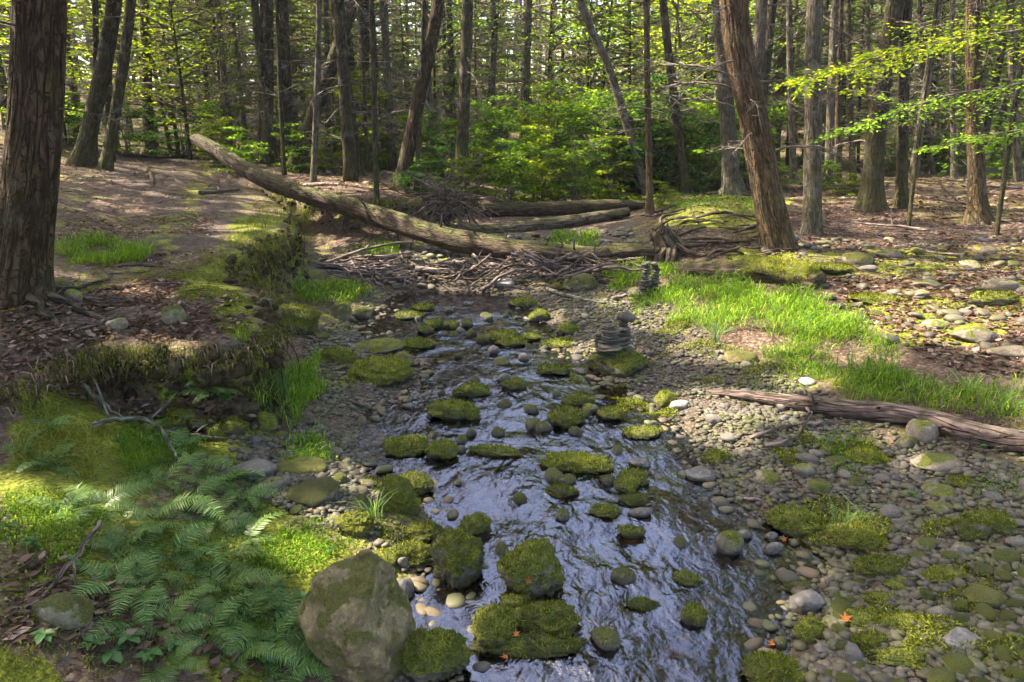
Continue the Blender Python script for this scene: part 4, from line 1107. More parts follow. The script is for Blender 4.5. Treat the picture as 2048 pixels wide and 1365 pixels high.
def tree(bu, bv, tu, tv, wpx, mat, label, name='hemlock_tree', dead=6, flare=.45, height=17, mid=None, crown_spec=(6.5, 2.6, 34, 60), leafmat='needle', cat='tree', hero=False, zdead=(1.2, 5.5), roots=0, group=None, y=None, sides=None):
    if y is None: p, t = ground(bu, bv)
    else: p = at_y(bu, bv, y); p[2] = hz(p[0], p[1]); t = y
    p = np.array(p); y = p[1]
    top = at_y(tu, tv, y) - p
    if top[2] < 1: top = np.array([top[0], 0, 2.5])
    ctrl = [np.array([0, 0, -.18]), np.array([0, 0, 0.0])]
    if mid: ctrl.append(at_y(mid[0], mid[1], y) - p)
    ctrl.append(top)
    lean = unit(top - ctrl[-2]); s = (height - top[2])
    for f in (.35, .7, 1.0):
        q = ctrl[-1] + unit(lean * np.array([1, 1, 1]) * .8 + np.array([0, 0, .35 + f * .4])) * s * .35
        ctrl.append(q)
    hgt = ctrl[-1][2]
    ctrl = np.array(ctrl)
    n = 110 if hero else 44
    P = curve_pts(ctrl, n)
    # more rings near the ground
    zz = np.concatenate([np.linspace(-.18, .9, n // 4), np.linspace(.95, hgt, n - n // 4)])
    P = np.stack([np.interp(zz, P[:, 2], P[:, k]) for k in range(2)] + [zz], -1)
    rb = wpx / FPX * (t if t else y) / 2
    rad = rb * np.clip(1.02 - .85 * np.maximum(P[:, 2], 0) / hgt, .1, 2)
    sd = int(bu * 3 + bv) % 997
    lob = 4 + sd % 3
    fl = lambda L, th: 1 + flare * np.exp(-np.maximum(L - .15, 0) / (.16 + rb * .7)) * (1 + .45 * np.cos(th * lob + sd) + .25 * np.cos(th * 2 + sd * 2))
    root = empty(name, p); tag(root, label, cat, group)
    sd_n = sides or (72 if hero else 18)
    Vt, Ft, tct = tube(P, rad, sd_n, True, .14 if hero else .07, sd, fl, rscale=(9, 1.1) if hero else (6, 1.5))
    link('trunk', mesh_np('trunk', Vt, Ft, M[mat], True, {'tc': tct}), root)
    ax = lambda z: np.array([np.interp(z, P[:, 2], P[:, 0]), np.interp(z, P[:, 2], P[:, 1]), z])
    rz_ = lambda z: float(np.interp(z, P[:, 2], rad))
    r = np.random.default_rng(sd)
    for k in range(dead):
        z = r.uniform(*zdead); a = r.uniform(0, 6.3); ln = r.uniform(.5, 1.7) * (.6 + .5 * min(rb / .2, 1))
        b = ax(z) + np.array([math.cos(a), math.sin(a), 0]) * rz_(z) * .8
        o = link('dead_branch', DEAD[r.integers(8)], root, b, (r.uniform(-.6, .6), r.uniform(-.25, .35), a), ln)
    for k in range(roots):
        a = k * 6.28 / roots + r.normal() * .25; q = np.linspace(0, 1, 9); ln = r.uniform(.7, 1.5)
        xy = np.stack([np.cos(a + np.cumsum(r.normal(size=9) * .12)) * q * ln, np.sin(a + np.cumsum(r.normal(size=9) * .12)) * q * ln], -1) + np.array([math.cos(a), math.sin(a)]) * rb * .8
        z = np.array([hz(p[0] + c[0], p[1] + c[1]) - p[2] for c in xy]) + np.linspace(.05, -.01, 9) * (1 - q) + .008 - .012 * q
        Vr, Fr, tr = tube(np.concatenate([xy, z[:, None]], 1), np.linspace(rb * .2, .006, 9), 8, True, .1, k)
        link('root', mesh_np('root', Vr, Fr, M['root'], True, {'tc': tr}), root)
    if crown_spec:
        z0, rd, nb, nl = crown_spec
        (Vq, Fq), lb = crown(sd, p, min(z0, hgt - 4), hgt + .6, rd, nb, nl, .30, .13, ax)
        cr = link('crown', mesh_np('crown', Vq, [Fq], M[leafmat], False), root) if lb else None
        if cr: tag(link('limbs', lb.mesh('limbs', M['twig']), cr), kind='stuff')
    MAIN.append((p[0], p[1], rb))
    return root
C_ = (6.0, 3.4, 40, 75)
tree(35,592,78,0,88,'bark_brown','thick brown-barked trunk standing at the left border on the bank',hero=True,dead=4,roots=7,zdead=(1.3,3.2),crown_spec=(4.6,4.0,46,90),flare=.5)
tree(30,330,33,0,20,'bark_dark','dark trunk partly hidden behind the thick left trunk',crown_spec=C_,dead=3)
tree(188,333,190,0,12,'bark_dark','slim straight dark trunk on the slope left of the path',crown_spec=C_,dead=4)
tree(152,274,229,0,30,'bark_dark','leaning dark trunk, larger of the leaning pair left of the path',crown_spec=C_,dead=4,flare=.7,y=15)
tree(202,290,262,0,20,'bark_dark','leaning dark trunk, thinner of the leaning pair left of the path',crown_spec=C_,dead=5,y=14.6)
tree(221,322,233,0,14,'bark_dark','slender dark trunk at the left edge of the path',crown_spec=C_,dead=5,mid=(216,150))
tree(291,262,288,0,20,'bark_dark','straight trunk far up the path',crown_spec=C_,dead=8,y=21)
tree(534,328,535,0,24,'bark_dark','dark straight trunk right of the path, thicker one of two side by side',crown_spec=C_,dead=7)
tree(519,328,524,0,10,'bark_brown','thin brown trunk right of the path, beside a thicker dark one',crown_spec=(6,2.2,22,50),dead=4)
tree(569,350,553,0,8,'bark_dark','thin curved sapling trunk right of the path',crown_spec=(5,1.8,18,40),dead=3,mid=(560,180),flare=.2)
tree(590,342,704,0,29,'bark_dark','mossy trunk leaning strongly right, behind the long fallen log',crown_spec=C_,dead=6,mid=(634,211),flare=.8)
tree(627,372,638,0,12,'bark_grey','slim pale trunk standing behind the long fallen log',crown_spec=(6,2,20,50),dead=6)
tree(716,350,672,0,24,'bark_dark','dark trunk leaning slightly left, behind the long fallen log',crown_spec=C_,dead=6,mid=(684,115),flare=.7)
tree(754,424,743,0,11,'bark_dark','slim dark trunk at the edge of the eroded bank',crown_spec=(6,2,20,50),dead=9,mid=(749,200))
tree(733,310,722,0,7,'bark_dark','very thin far trunk left of the slim bank-edge trunk',crown_spec=(6,2,20,40),dead=5,y=19)
tree(801,378,877,0,27,'bark_brown','tall brown trunk leaning right above the root tangle',crown_spec=(6,3,34,60),dead=9,mid=(838,195))
tree(832,362,848,0,9,'bark_dark','thin dark trunk just right of the leaning brown one',crown_spec=(6,2,20,50),dead=6,y=15.5)
tree(921,362,935,0,24,'bark_dark','dark leafy trunk in the centre behind the green brush',crown_spec=C_,dead=10,y=16.5)
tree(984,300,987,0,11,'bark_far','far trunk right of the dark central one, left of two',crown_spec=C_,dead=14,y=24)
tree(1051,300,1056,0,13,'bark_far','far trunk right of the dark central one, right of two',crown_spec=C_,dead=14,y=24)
tree(1296,385,1160,0,17,'bark_grey','pale grey trunk leaning far left in the bright clearing',crown_spec=(7,2.6,28,60),dead=10,mid=(1216,130),y=17)
tree(1300,427,1293,0,13,'bark_brown','slim reddish trunk with many dead twigs at the right end of the far logs',crown_spec=(6,2.4,24,50),dead=18,zdead=(.9,5.2))
tree(1372,402,1326,0,17,'bark_dark','slim dark trunk leaning left, behind the root mound',crown_spec=(6,2.6,28,50),dead=8,y=17)
tree(1466,390,1440,0,32,'bark_grey','pale sunlit trunk rising from the mossy root mound',crown_spec=(6.5,3.2,36,60),dead=9,flare=.9,roots=5)
tree(1556,497,1466,0,54,'bark_brown','thick shaggy brown trunk leaning left on the right bank',hero=True,crown_spec=(6,3.4,40,60),dead=14,zdead=(1.3,4.6),flare=.3,mid=(1508,240))
tree(1624,468,1630,0,33,'bark_grey','straight grey-brown trunk right of the thick leaning one',crown_spec=(6,3.2,36,60),dead=8,flare=.3,zdead=(1.6,4.8))
tree(1655,380,1671,0,16,'bark_grey','slim sunlit trunk behind the straight grey-brown one',crown_spec=C_,dead=9,y=17)
tree(1674,368,1682,0,12,'bark_brown','slim brown trunk close to the sunlit one on the right',crown_spec=(6,2.2,24,50),dead=6,y=17.5)
tree(1707,372,1696,0,12,'bark_dark','slim dark mossy trunk left of the big mossy leaning tree',crown_spec=(6,2.2,24,50),dead=5,y=16.5)
tree(1741,420,1792,0,36,'bark_dark','big moss-based trunk leaning right on the right forest floor',crown_spec=(6.5,3.2,36,60),dead=10,flare=.8,mid=(1757,220))
tree(1802,416,1814,0,22,'bark_dark','medium trunk right of the moss-based leaning tree',crown_spec=(6,2.6,30,55),dead=12)
tree(1956,446,1948,0,31,'bark_brown','reddish trunk with flared sunlit base near the right border',crown_spec=(6,3,36,60),dead=12,flare=1.1,roots=5)
tree(1992,472,2052,70,9,'bark_dark','thin leaning pole tree at the right border',crown_spec=(5.5,1.8,18,40),dead=4,flare=.2)
tree(1816,460,1848,200,8,'bark_dark','thin bent sapling left of the flared reddish trunk',crown_spec=(5,1.8,18,40),dead=5,flare=.2)
tree(1901,400,1905,0,11,'bark_grey','slim dappled far trunk left of the flared reddish one',crown_spec=(6,2.2,24,50),dead=10,y=18)
tree(1857,400,1838,0,10,'bark_far','far thin trunk between the medium and the dappled ones',crown_spec=(6,2.2,24,50),dead=10,y=19)
tree(2030,400,2020,0,14,'bark_far','far trunk at the right border behind the thin pole',crown_spec=(6,2.4,26,50),dead=10,y=17)
tree(1585,380,1578,0,13,'bark_far','far trunk seen between the two thick right bank trees',crown_spec=(6,2.4,26,50),dead=14,y=18)
tree(1742,380,1735,0,10,'bark_far','far thin trunk left behind the big mossy leaning tree',crown_spec=(6,2.4,26,50),dead=8,y=20)
tree(575,300,566,0,20,'bark_dark','far dark trunk behind the thin curved sapling',crown_spec=C_,dead=10,y=20)
tree(655,300,652,0,12,'bark_far','far trunk left of the slightly left-leaning dark one',crown_spec=C_,dead=12,y=22)
# crowns that shade the creek from the slope on the left, and trees on the right and behind: their trunks stand outside the picture
for k, (x, y, hh, rd) in enumerate([(-9.2,6.5,15,3.8),(-8.6,3.2,14,3.8),(-9.5,9.8,15,3.6),(-11.5,1.2,16,4),(-13,5,17,4),(-12.5,8.5,17,4),(-6.2,.2,13,3.6),(-10,-3,15,4),(-5,-3.5,14,3.8),(-15,11,17,4),(-4.4,-.6,11,3.2),(4.8,-2,13,3.4),(7.6,2.5,14,3.4),(11,7.5,15,3.4),(-16,2,18,4),(-14.5,14,17,3.6),(-17,7,19,4)]):
    p = np.array([x, y, hz(x, y)]); sd = 4000 + k
    root = empty('hemlock_tree', p)
    tag(root, 'tall hemlock beside the view whose crown shades the creek', 'tree', 'hemlocks shading the creek from outside the view')
    pts = np.stack([np.zeros(14), np.zeros(14), np.linspace(-.2, hh, 14)], -1)
    link('trunk', MB().add(*tube(pts, np.linspace(.24, .03, 14), 12, True, .06, k)).mesh('trunk', M['bark_dark']), root)
    (Vq, Fq), lb = crown(sd, p, 3.8, hh + .5, rd, 46, 95, .34, .15)
    cr = link('crown', mesh_np('crown', Vq, [Fq], M['needle'], False), root); tag(link('limbs', lb.mesh('limbs', M['twig']), cr), kind='stuff')

# ---- the far forest: shared shapes
FARCROWN = []
for k in range(4):
    (Vq, Fq), lb = crown(7000 + k, np.zeros(3), 3.0 + k * .7, 17, 2.7, 62, 58, .26, .085, None, False)
    FARCROWN.append((mesh_np('crown', Vq, [Fq], M['needle' if k != 2 else 'needle_grey'], False), lb.mesh('limbs', M['twig'])))
FARTRUNK = []
for k in range(4):
    q = np.linspace(-.3, 17, 22); r = np.random.default_rng(k)
    pts = np.stack([np.sin(q * .25 + k) * .12, np.cos(q * .2 + k) * .10, q], -1)
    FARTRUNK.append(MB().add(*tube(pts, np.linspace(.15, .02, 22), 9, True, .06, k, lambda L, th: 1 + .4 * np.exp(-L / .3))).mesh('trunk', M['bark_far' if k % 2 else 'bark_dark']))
FARDEAD = []
for k in range(4):
    r = np.random.default_rng(60 + k); mb = MB()
    for i_ in range(60):
        z = r.uniform(.8, 9.5); a = r.uniform(0, 6.3); l = r.uniform(.6, 2.3); d = unit(np.array([math.cos(a), math.sin(a), r.uniform(-.35, .25)])); b = np.array([0, 0, z])
        e = np.stack([b, b + d * l * .5 + r.normal(size=3) * .04, b + d * l + np.array([0, 0, -.15 * l]) + r.normal(size=3) * .06]); mb.add(*tube(e, np.array([.016, .010, .004]), 3, False))
        for j_ in range(8):
            f = r.uniform(.3, 1); b2 = e[0] + (e[2] - e[0]) * f; d2 = unit(d + r.normal(size=3) * np.array([.8, .8, .35])); l2 = l * r.uniform(.2, .4)
            mb.add(*tube(np.stack([b2, b2 + d2 * l2 * .5 + r.normal(size=3) * .02, b2 + d2 * l2]), np.array([.006, .004, .002]), 3, False))
    FARDEAD.append(mb.mesh('dead_branches', M['twig']))
LM = [(60, 'thick left border trunk'), (195, 'leaning pair left of the path'), (289, 'straight trunk up the path'), (400, 'far bend of the path'), (530, 'paired trunks right of the path'), (640, 'strongly leaning mossy trunk'), (695, 'left-leaning dark trunk'), (750, 'slim bank-edge trunk'), (838, 'leaning brown trunk'), (928, 'dark central trunk'),
      (1030, 'bright brush in the middle'), (1215, 'pale far-leaning trunk'), (1297, 'slim reddish trunk'), (1350, 'slim left-leaning dark trunk'), (1452, 'pale sunlit trunk on the mound'), (1515, 'thick shaggy leaning trunk'), (1627, 'straight grey-brown trunk'), (1690, 'slim mossy trunk'), (1760, 'big moss-based leaning tree'), (1808, 'medium right trunk'), (1950, 'flared reddish trunk')]
BRIGHT = np.array([(.5, 15, 1.6), (2, 16.5, 1.6), (-.6, 17, 1.8), (3.4, 17.5, 2.2), (-5, 18.5, 2), (-8.5, 18, 1.8), (4, 18.5, 3), (5, 19, 3.5), (1.5, 19.5, 3), (-1.5, 20, 3), (2.5, 23, 4), (0, 24, 4), (4.5, 22, 5), (-10, 19, 3), (-13, 15, 4), (-8, 19.5, 3.5), (6, 17, 2), (9, 19, 3), (0, 30, 5), (4, 33, 6), (-5, 28, 5), (8, 30, 5), (-11, 27, 5), (13, 26, 4), (-8, 36, 7), (2, 40, 8), (10, 38, 7)])
def blocks_sun(x, y, z0, z1, rad):
    P = np.stack([np.full(8, x), np.full(8, y), np.linspace(z0, z1, 8)], -1)
    d = P[:, None, :] - BRIGHT[None]; a = d @ SUN; q = d - a[..., None] * SUN
    return bool(((a > 1.0) & ((q ** 2).sum(-1) < rad ** 2)).any())
cnt = 0; tries = 0; FAR = []
fr = np.random.default_rng(77)
while cnt < 230 and tries < 8000:
    tries += 1
    y = 16.5 + 36 * fr.random() ** 1.15; x = fr.uniform(-1, 1) * (y * .78 + 2)
    if y < 24 and -1.8 < x < 4.2: continue
    if y < 34 and abs(x - (2.0 + (y - 20) * .12)) < 1.3: continue
    if x < -.43 * y - 2 and y < 22 and x > -.62 * y: continue
    if inpoly(np.array([x]), np.array([y]), PATH)[0]: continue
    if any((x - a) ** 2 + (y - b) ** 2 < 1.1 ** 2 for a, b in FAR) or any((x - a) ** 2 + (y - b) ** 2 < .9 ** 2 for a, b, c in MAIN): continue
    FAR.append((x, y)); cnt += 1
    k = fr.integers(4); s = fr.uniform(.75, 1.2)
    root = empty('forest_tree', (x, y, hz(x, y)), (fr.normal() * .03, fr.normal() * .03, fr.uniform(0, 6.3))); root.scale = (s * fr.uniform(.45, 1.1),) * 2 + (s,)
    u_ = 1024 + FPX * x / (y * CP + (2.2 - hz(x, y)) * SP); lm = min(LM, key=lambda q: abs(q[0] - u_))
    lab_ = 'thin distant hemlock %s, just %s of the %s' % ('in front rows' if y < 26 else ('halfway back' if y < 38 else 'far back'), 'left' if u_ < lm[0] else 'right', lm[1])
    tag(root, lab_, 'tree', lab_.replace('thin distant hemlock', 'thin distant hemlocks'))
    link('trunk', FARTRUNK[k], root)
    c, lbm = FARCROWN[fr.integers(4)]
    if fr.random() < .6 and not blocks_sun(x, y, hz(x, y) + 4, hz(x, y) + 16, 2.4) and not abs(x - .3 - .05 * y) < 2.6 + .24 * y:
        cr = link('crown', c, root, None, (0, 0, fr.uniform(0, 6.3))); tag(link('limbs', lbm, cr), kind='stuff')
    tag(link('dead_branches', FARDEAD[fr.integers(4)], root, None, (0, 0, fr.uniform(0, 6.3))), kind='stuff')
# ------------------------------------------------------------------ fallen logs, roots, sticks
def on(u, v, off=0.0):
    p, t = ground(u, v, off); return p
def log_mesh(name, pts, rad, mat, n=44, sides=20, rough=.08, seed=0, rs=(5, .9)):
    P = curve_pts(pts, n); rr = np.interp(np.linspace(0, 1, n), np.linspace(0, 1, len(rad)), rad)
    V, F, tc = tube(P, rr, sides, True, rough, seed, None, rscale=rs)
    return mesh_np(name, V, F, M[mat], True, {'tc': tc}), P, rr
def stub(root, p, d, l, r, mat='root', name='branch_stub'):
    e = np.stack([p, p + d * l * .5 + RNG.normal(size=3) * .02, p + d * l + RNG.normal(size=3) * .03])
    V, F, tc = tube(e, np.array([r, r * .8, r * .45]), 6, True)
    link(name, mesh_np(name, V, F, M[mat], True, {'tc': tc}), root)
def fallen(name, label, pts, rad, mat, seed=0, **kw):
    root = empty(name, pts[len(pts) // 2]); tag(root, label, 'log')
    me, P, rr = log_mesh('trunk', np.array(pts) - pts[len(pts) // 2], rad, mat, seed=seed, **kw)
    link('trunk', me, root)
    return root, P, rr
lp = [at_y(392, 277, 16.4), at_y(450, 312, 15.4), at_y(530, 360, 14.3), at_y(620, 392, 13.5), at_y(720, 421, 12.8), at_y(870, 470, 11.7), at_y(1000, 497, 11.0), at_y(1130, 514, 10.5), at_y(1215, 517, 10.3)]
lg, P, rr = fallen('fallen_log', 'long mossy fallen trunk slanting from the left bank down across the creek', lp, [.13, .14, .15, .155, .16, .17, .17, .165, .15], 'log_moss', 1, n=80, sides=26, rough=.16, rs=(6, 2.2))
for f, a, l in [(.52, 1, .3), (.56, -1, .38), (.6, -1, .3), (.64, 1, .3), (.67, -1, .42), (.71, -1, .36), (.75, 1, .22), (.79, -1, .32), (.83, 1, .25), (.47, -1, .35), (.42, -1, .3), (.87, 1, .24), (.91, 1, .22), (.95, 1, .2), (.70, 1, .2)]:
    k = int(f * 79); d = unit(np.array([RNG.normal() * .35, -.25 * a - .35, .9 * a + RNG.normal() * .15]))
    stub(lg, P[k] + d * rr[k] * .75, d, l, .016)
lp2 = [at_y(1180, 520, 10.3), at_y(1225, 511, 10.45), at_y(1266, 508, 10.5), at_y(1304, 508, 10.55)]
fallen('broken_log', 'broken mossy log end lying on the right bar behind the far cairns', lp2, [.13, .17, .16, .12], 'log_moss', 7, n=30, sides=20, rough=.14)
lA = [at_y(915, 452, 13.2), at_y(960, 463, 13.2), at_y(1040, 457, 13.5), at_y(1130, 445, 13.9), at_y(1200, 434, 14.3), at_y(1256, 424, 14.6)]
ra, PA, rrA = fallen('uprooted_log', 'pale bare log with torn root tangle, nearer of the two far logs', lA, [.10, .12, .13, .125, .115, .09], 'log_tan', 3)
lB = [at_y(965, 422, 14.8), at_y(1040, 419, 14.9), at_y(1130, 416, 15.1), at_y(1210, 412, 15.3), at_y(1285, 411, 15.6)]
fallen('mossy_far_log', 'dark moss-topped log, farther of the two far logs', lB, [.13, .145, .14, .13, .11], 'log_moss', 4)
# upturned root tangle at the left end of the far logs
rt = empty('root_tangle', at_y(890, 418, 13.3)); rt.scale = (1.15, 1.0, 1.15); tag(rt, 'upturned tangle of grey roots on the bank left of the far logs', 'roots')
rg = np.random.default_rng(5)
c0 = np.array([0, .15, .12])
core_V, core_F = rock_shape(77, 4, .5, .35)
link('soil_clump', mesh_np('soil_clump', core_V * np.array([.36, .2, .3]) + c0 + np.array([-.05, .25, -.12]), [core_F], M['root']), rt)
for k in range(110):
    a = rg.uniform(0, 6.28); q = np.linspace(0, 1, 8); ln = rg.uniform(.35, .95)
    d = np.array([math.cos(a) * 1.15, -rg.uniform(.1, .75), math.sin(a) * .85])
    side = np.cross(d, [0, 1, 0]); cv = rg.normal() * .55
    P_ = c0 + np.array([rg.normal() * .22, -.1, rg.normal() * .14]) + d * (q * ln)[:, None] + side * (cv * q * q * ln)[:, None] + np.array([0, 0, -.35]) * (q ** 2 * ln)[:, None] + np.cumsum(rg.normal(size=(8, 3)) * .016, 0)
    r0 = rg.choice([.008, .011, .016, .028], p=[.4, .3, .2, .1])
    V, F, tc = tube(P_, np.linspace(r0, r0 * .3, 8), 5)
    link('root', mesh_np('root', V, F, M['root' if rg.random() < .25 else 'stick'], True, {'tc': tc}), rt)
# driftwood at the right
dp = []
for u, v, r_ in [(1424, 781, .05), (1500, 792, .065), (1580, 806, .075), (1680, 822, .085), (1780, 832, .09), (1860, 848, .095), (1930, 872, .10), (2000, 888, .10), (2080, 900, .10)]:
    dp.append(on(u, v + 12) + np.array([0, 0, r_ * .75]))
dw, PD, rD = fallen('driftwood_log', 'long bare purple-brown driftwood log lying across the bar at the right border', dp, [.025, .042, .056, .066, .070, .070, .072, .072, .068], 'driftwood', 9, n=70, sides=22, rough=.14, rs=(4, 1.6))
for f, d, l in [(.33, (-.5, -.5, .5), .16), (.45, (.2, -.6, .6), .12), (.62, (.3, -.8, .3), .14), (.3, (-.3, -.9, -.2), .18)]:
    k = int(f * 69); stub(dw, PD[k] + unit(np.array(d)) * rD[k] * .7, unit(np.array(d)), l, .014, 'driftwood')
# mossy rotten log
mp = [on(1375, 552) + np.array([0, 0, .10]), on(1450, 556) + np.array([0, 0, .11]), on(1530, 562) + np.array([0, 0, .12]), on(1600, 572) + np.array([0, 0, .11]), on(1640, 578) + np.array([0, 0, .09])]
ml, PM, rM = fallen('rotten_log', 'crumbling log with a thick yellow-green moss coat below the leaning trunk', mp, [.10, .12, .14, .14, .09], 'rot_moss', 12, n=40, sides=20, rough=.22, rs=(4, 2.5))
k0 = 13
V, F, tc = tube(PM[k0:-2] + np.array([0, -.01, .03]), rM[k0:-2] * np.interp(np.arange(40 - 2 - k0), [0, 2, 22, 24], [.6, 1.02, 1.02, .6]), 20, True, .30, 21, rscale=(5, 3))
mo = link('moss', mesh_np('moss', V, F, M['moss_bright'], True, {'tc': tc}), ml)
Tq = np.concatenate([F[0][:, [0, 1, 2]], F[0][:, [0, 2, 3]]])
fz_ = fuzz(V, Tq, 9000, .03, 5, -.6, .004); tag(link('moss_shoots', mesh_np('moss_shoots', fz_[0], [fz_[1]], M['moss_fuzz_b'], False), mo), kind='stuff')
# stump and roots of the mound
sp0 = on(1338, 512)
stp = empty('torn_stump', sp0); tag(stp, 'torn leaning stump with splayed roots left of the leaning trunk', 'stump')
V, F, tc = tube(curve_pts(np.array([[.08, 0, -.1], [.03, 0, .10], [-.05, 0, .22], [-.12, .02, .32], [-.16, .02, .38]]), 16), np.linspace(.17, .13, 16), 26, True, .45, 3, lambda L, th: 1 + .55 * np.exp(-L / .15) * np.cos(4 * th + 1), rscale=(5, 3))
top_ = np.arange(26) + 15 * 26; V[top_, 2] += .10 * np.sin(np.arange(26) * 2.7) * np.cos(np.arange(26) * .9) + .05 * np.cos(np.arange(26) * 5.1); V[-1] = V[top_].mean(0) - np.array([0, 0, .14])
link('trunk', mesh_np('trunk', V, F, M['root'], True, {'tc': tc}), stp)
for k in range(9):
    a = 3.6 + k * .45; ln = rg.uniform(.35, .8); q = np.linspace(0, 1, 7)
    xy = np.stack([np.cos(a + q * rg.normal() * .5) * (.12 + q * ln), np.sin(a + q * rg.normal() * .5) * (.12 + q * ln)], -1)
    z = np.array([hz(sp0[0] + c[0], sp0[1] + c[1]) - sp0[2] for c in xy]) + .16 * (1 - q) ** 1.5 + .01
    V, F, tc = tube(np.concatenate([xy, z[:, None]], 1), np.linspace(.05, .012, 7), 7, True, .1, k); link('root', mesh_np('root', V, F, M['root'], True, {'tc': tc}), stp)
mt = empty('exposed_roots', on(1430, 470)); tag(mt, 'web of exposed mossy roots on the mound left of the leaning trunk', 'roots')
b0 = np.array(mt.location)
for k in range(34):
    u = rg.uniform(1310, 1560); v = rg.uniform(425, 515); p = on(u, v); a = rg.choice([0, math.pi]) + rg.normal() * .6; ln = rg.uniform(.4, 1.2); q = np.linspace(-.5, .5, 9)
    th = a + q * rg.normal() * 1.2
    xy = p[:2] + np.stack([np.cos(th) * q * ln, np.sin(th) * q * ln], -1)
    z = H(xy[:, 0], xy[:, 1]) + .03 + .09 * np.maximum(0, .25 - q * q) * rg.uniform(0, 3)
    r0 = rg.uniform(.010, .032)
    V, F, tc = tube(np.concatenate([xy, z[:, None]], 1) - b0, r0 * (1 - np.abs(q)), 6); link('root', mesh_np('root', V, F, M['root'], True, {'tc': tc}), mt)
# sticks: a few shapes, shared
STK = []
for k in range(14):
    r = np.random.default_rng(300 + k); mb = MB(); q = np.linspace(-.5, .5, 9)
    P_ = np.stack([q, np.cumsum(r.normal(size=9)) * .018, np.cumsum(r.normal(size=9)) * .012], -1)
    mb.add(*tube(P_, np.linspace(.016, .007, 9) * r.uniform(.7, 1.3), 6, True, .1, k))
    if k % 3 == 0:
        d = unit(np.array([.6, r.choice([-1, 1]) * .6, .25])); mb.add(*tube(np.stack([P_[5], P_[5] + d * .12, P_[5] + d * .25 + r.normal(size=3) * .02]), np.array([.008, .006, .003]), 5, True))
    STK.append((mb.mesh('driftwood_stick', M['stick']), mb.mesh('driftwood_stick', M['root'])))
JAM = poly_world([(670, 520), (900, 534), (1130, 540), (1280, 540), (1260, 566), (1060, 584), (900, 576), (720, 564)])
lo, hi = JAM.min(0), JAM.max(0); c = 0
jr = np.random.default_rng(12)
while c < 240:
    x, y = jr.uniform(lo, hi)
    if not inpoly(np.array([x]), np.array([y]), JAM)[0]: continue
    heap = .26 * math.exp(-((x - .35) / 1.5) ** 2) * math.exp(-((y - 9.9) / .4) ** 2)
    z = hz(x, y) + .02 + jr.random() * (.05 + heap)
    a = jr.normal() * .35 if jr.random() < .62 else jr.uniform(0, 6.3)
    L = jr.uniform(.35, 1.1) if c > 12 else jr.uniform(1.3, 2.3)
    th = jr.uniform(.6, 1.5) * (1 if L < 1.2 else 1.9)
    o = link('driftwood_stick', STK[jr.integers(14)][0 if jr.random() < .88 else 1], None, (x, y, z), (jr.uniform(0, 6), jr.normal() * ((.12 + heap * 1.3) if L < 1.2 else .05), a), (L, th, th))
    tag(o, 'bare stick in the jam of driftwood below the long fallen trunk' if L < 1.2 else 'long bare pole at the front of the driftwood jam', 'stick', 'sticks in the driftwood jam' if L < 1.2 else 'long poles in the driftwood jam'); c += 1
def stick(pix, rpx, label, mat='twig_pale', side=(), lift=.0):
    pts = []
    for u, v in pix:
        p = on(u, v); pts.append(p)
    t = np.linalg.norm(pts[0] - CAM); r0 = rpx / FPX * t
    pts = np.array(pts) + np.array([0, 0, r0 * .7 + lift]); b = pts[0].copy()
    P_ = curve_pts(pts, 24); P_ += np.cumsum(RNG.normal(size=P_.shape) * .0045, 0)
    V, F, tc = tube(P_ - b, np.linspace(r0, r0 * .45, 24), 9, True, .10, int(pix[0][0]))
    root = empty('fallen_branch', b); tag(root, label, 'branch')
    link('limb', mesh_np('limb', V, F, M[mat], True, {'tc': tc}), root)
    for f, dx, dy, dz, l in side:
        k = int(f * 23); d = unit(np.array([dx, dy, dz])); e = np.stack([P_[k], P_[k] + d * l * .5 + RNG.normal(size=3) * .01, P_[k] + d * l]) - b
        V, F, tc = tube(e, np.array([r0 * .5, r0 * .4, r0 * .2]), 6); link('side_twig', mesh_np('side_twig', V, F, M[mat], True, {'tc': tc}), root)
    return root
stick([(200, 1062), (165, 1105), (120, 1150), (70, 1205), (40, 1228)], 4, 'curved bare branch lying on the moss at the lower left', 'stick', [(.45, .25, -.4, .05, .22), (.6, -.5, -.4, .1, .2)], .03)
stick([(190, 872), (230, 860), (290, 866), (330, 885), (352, 915), (370, 940)], 5, 'lichen-grey bent branch above the ferns at the left', 'twig_pale', [(.2, -.3, .3, .5, .3), (.5, .4, .2, .4, .25)], .05)
stick([(170, 790), (215, 835), (255, 862)], 4, 'thin grey stick leaning into the lichen-grey branch', 'twig_pale', (), .06)
stick([(330, 872), (400, 885), (470, 893)], 3, 'thin twig lying over stones above the ferns', 'twig_pale', [(.5, .3, .3, .2, .12)], .03)
stick([(1096, 582), (1140, 596), (1180, 604), (1240, 612)], 4, 'pale crooked branch on the bar below the grey-olive boulder', 'twig_pale', [(.4, .4, .3, .2, .2)], .02)
stick([(1225, 603), (1260, 598), (1300, 598)], 4, 'pale stick lying left of the tall grass', 'stick', (), .02)
stick([(1245, 608), (1275, 611), (1302, 613)], 3, 'second pale stick lying left of the tall grass', 'stick', (), .02)
stick([(1500, 886), (1560, 868), (1615, 850), (1640, 800)], 4, 'bent twig propped against the driftwood log', 'stick', [(.5, .4, -.2, .3, .2)], .03)
stick([(1530, 905), (1590, 888), (1630, 850)], 4, 'forked twig below the driftwood log', 'stick', [(.4, -.4, .2, .3, .15)], .03)
stick([(1600, 858), (1660, 852), (1712, 848)], 4, 'straight twig lying in front of the driftwood log', 'stick', (), .02)
stick([(1490, 1006), (1525, 999), (1556, 995)], 4, 'short pale twig on the pebbles at the water edge', 'stick', (), .02)
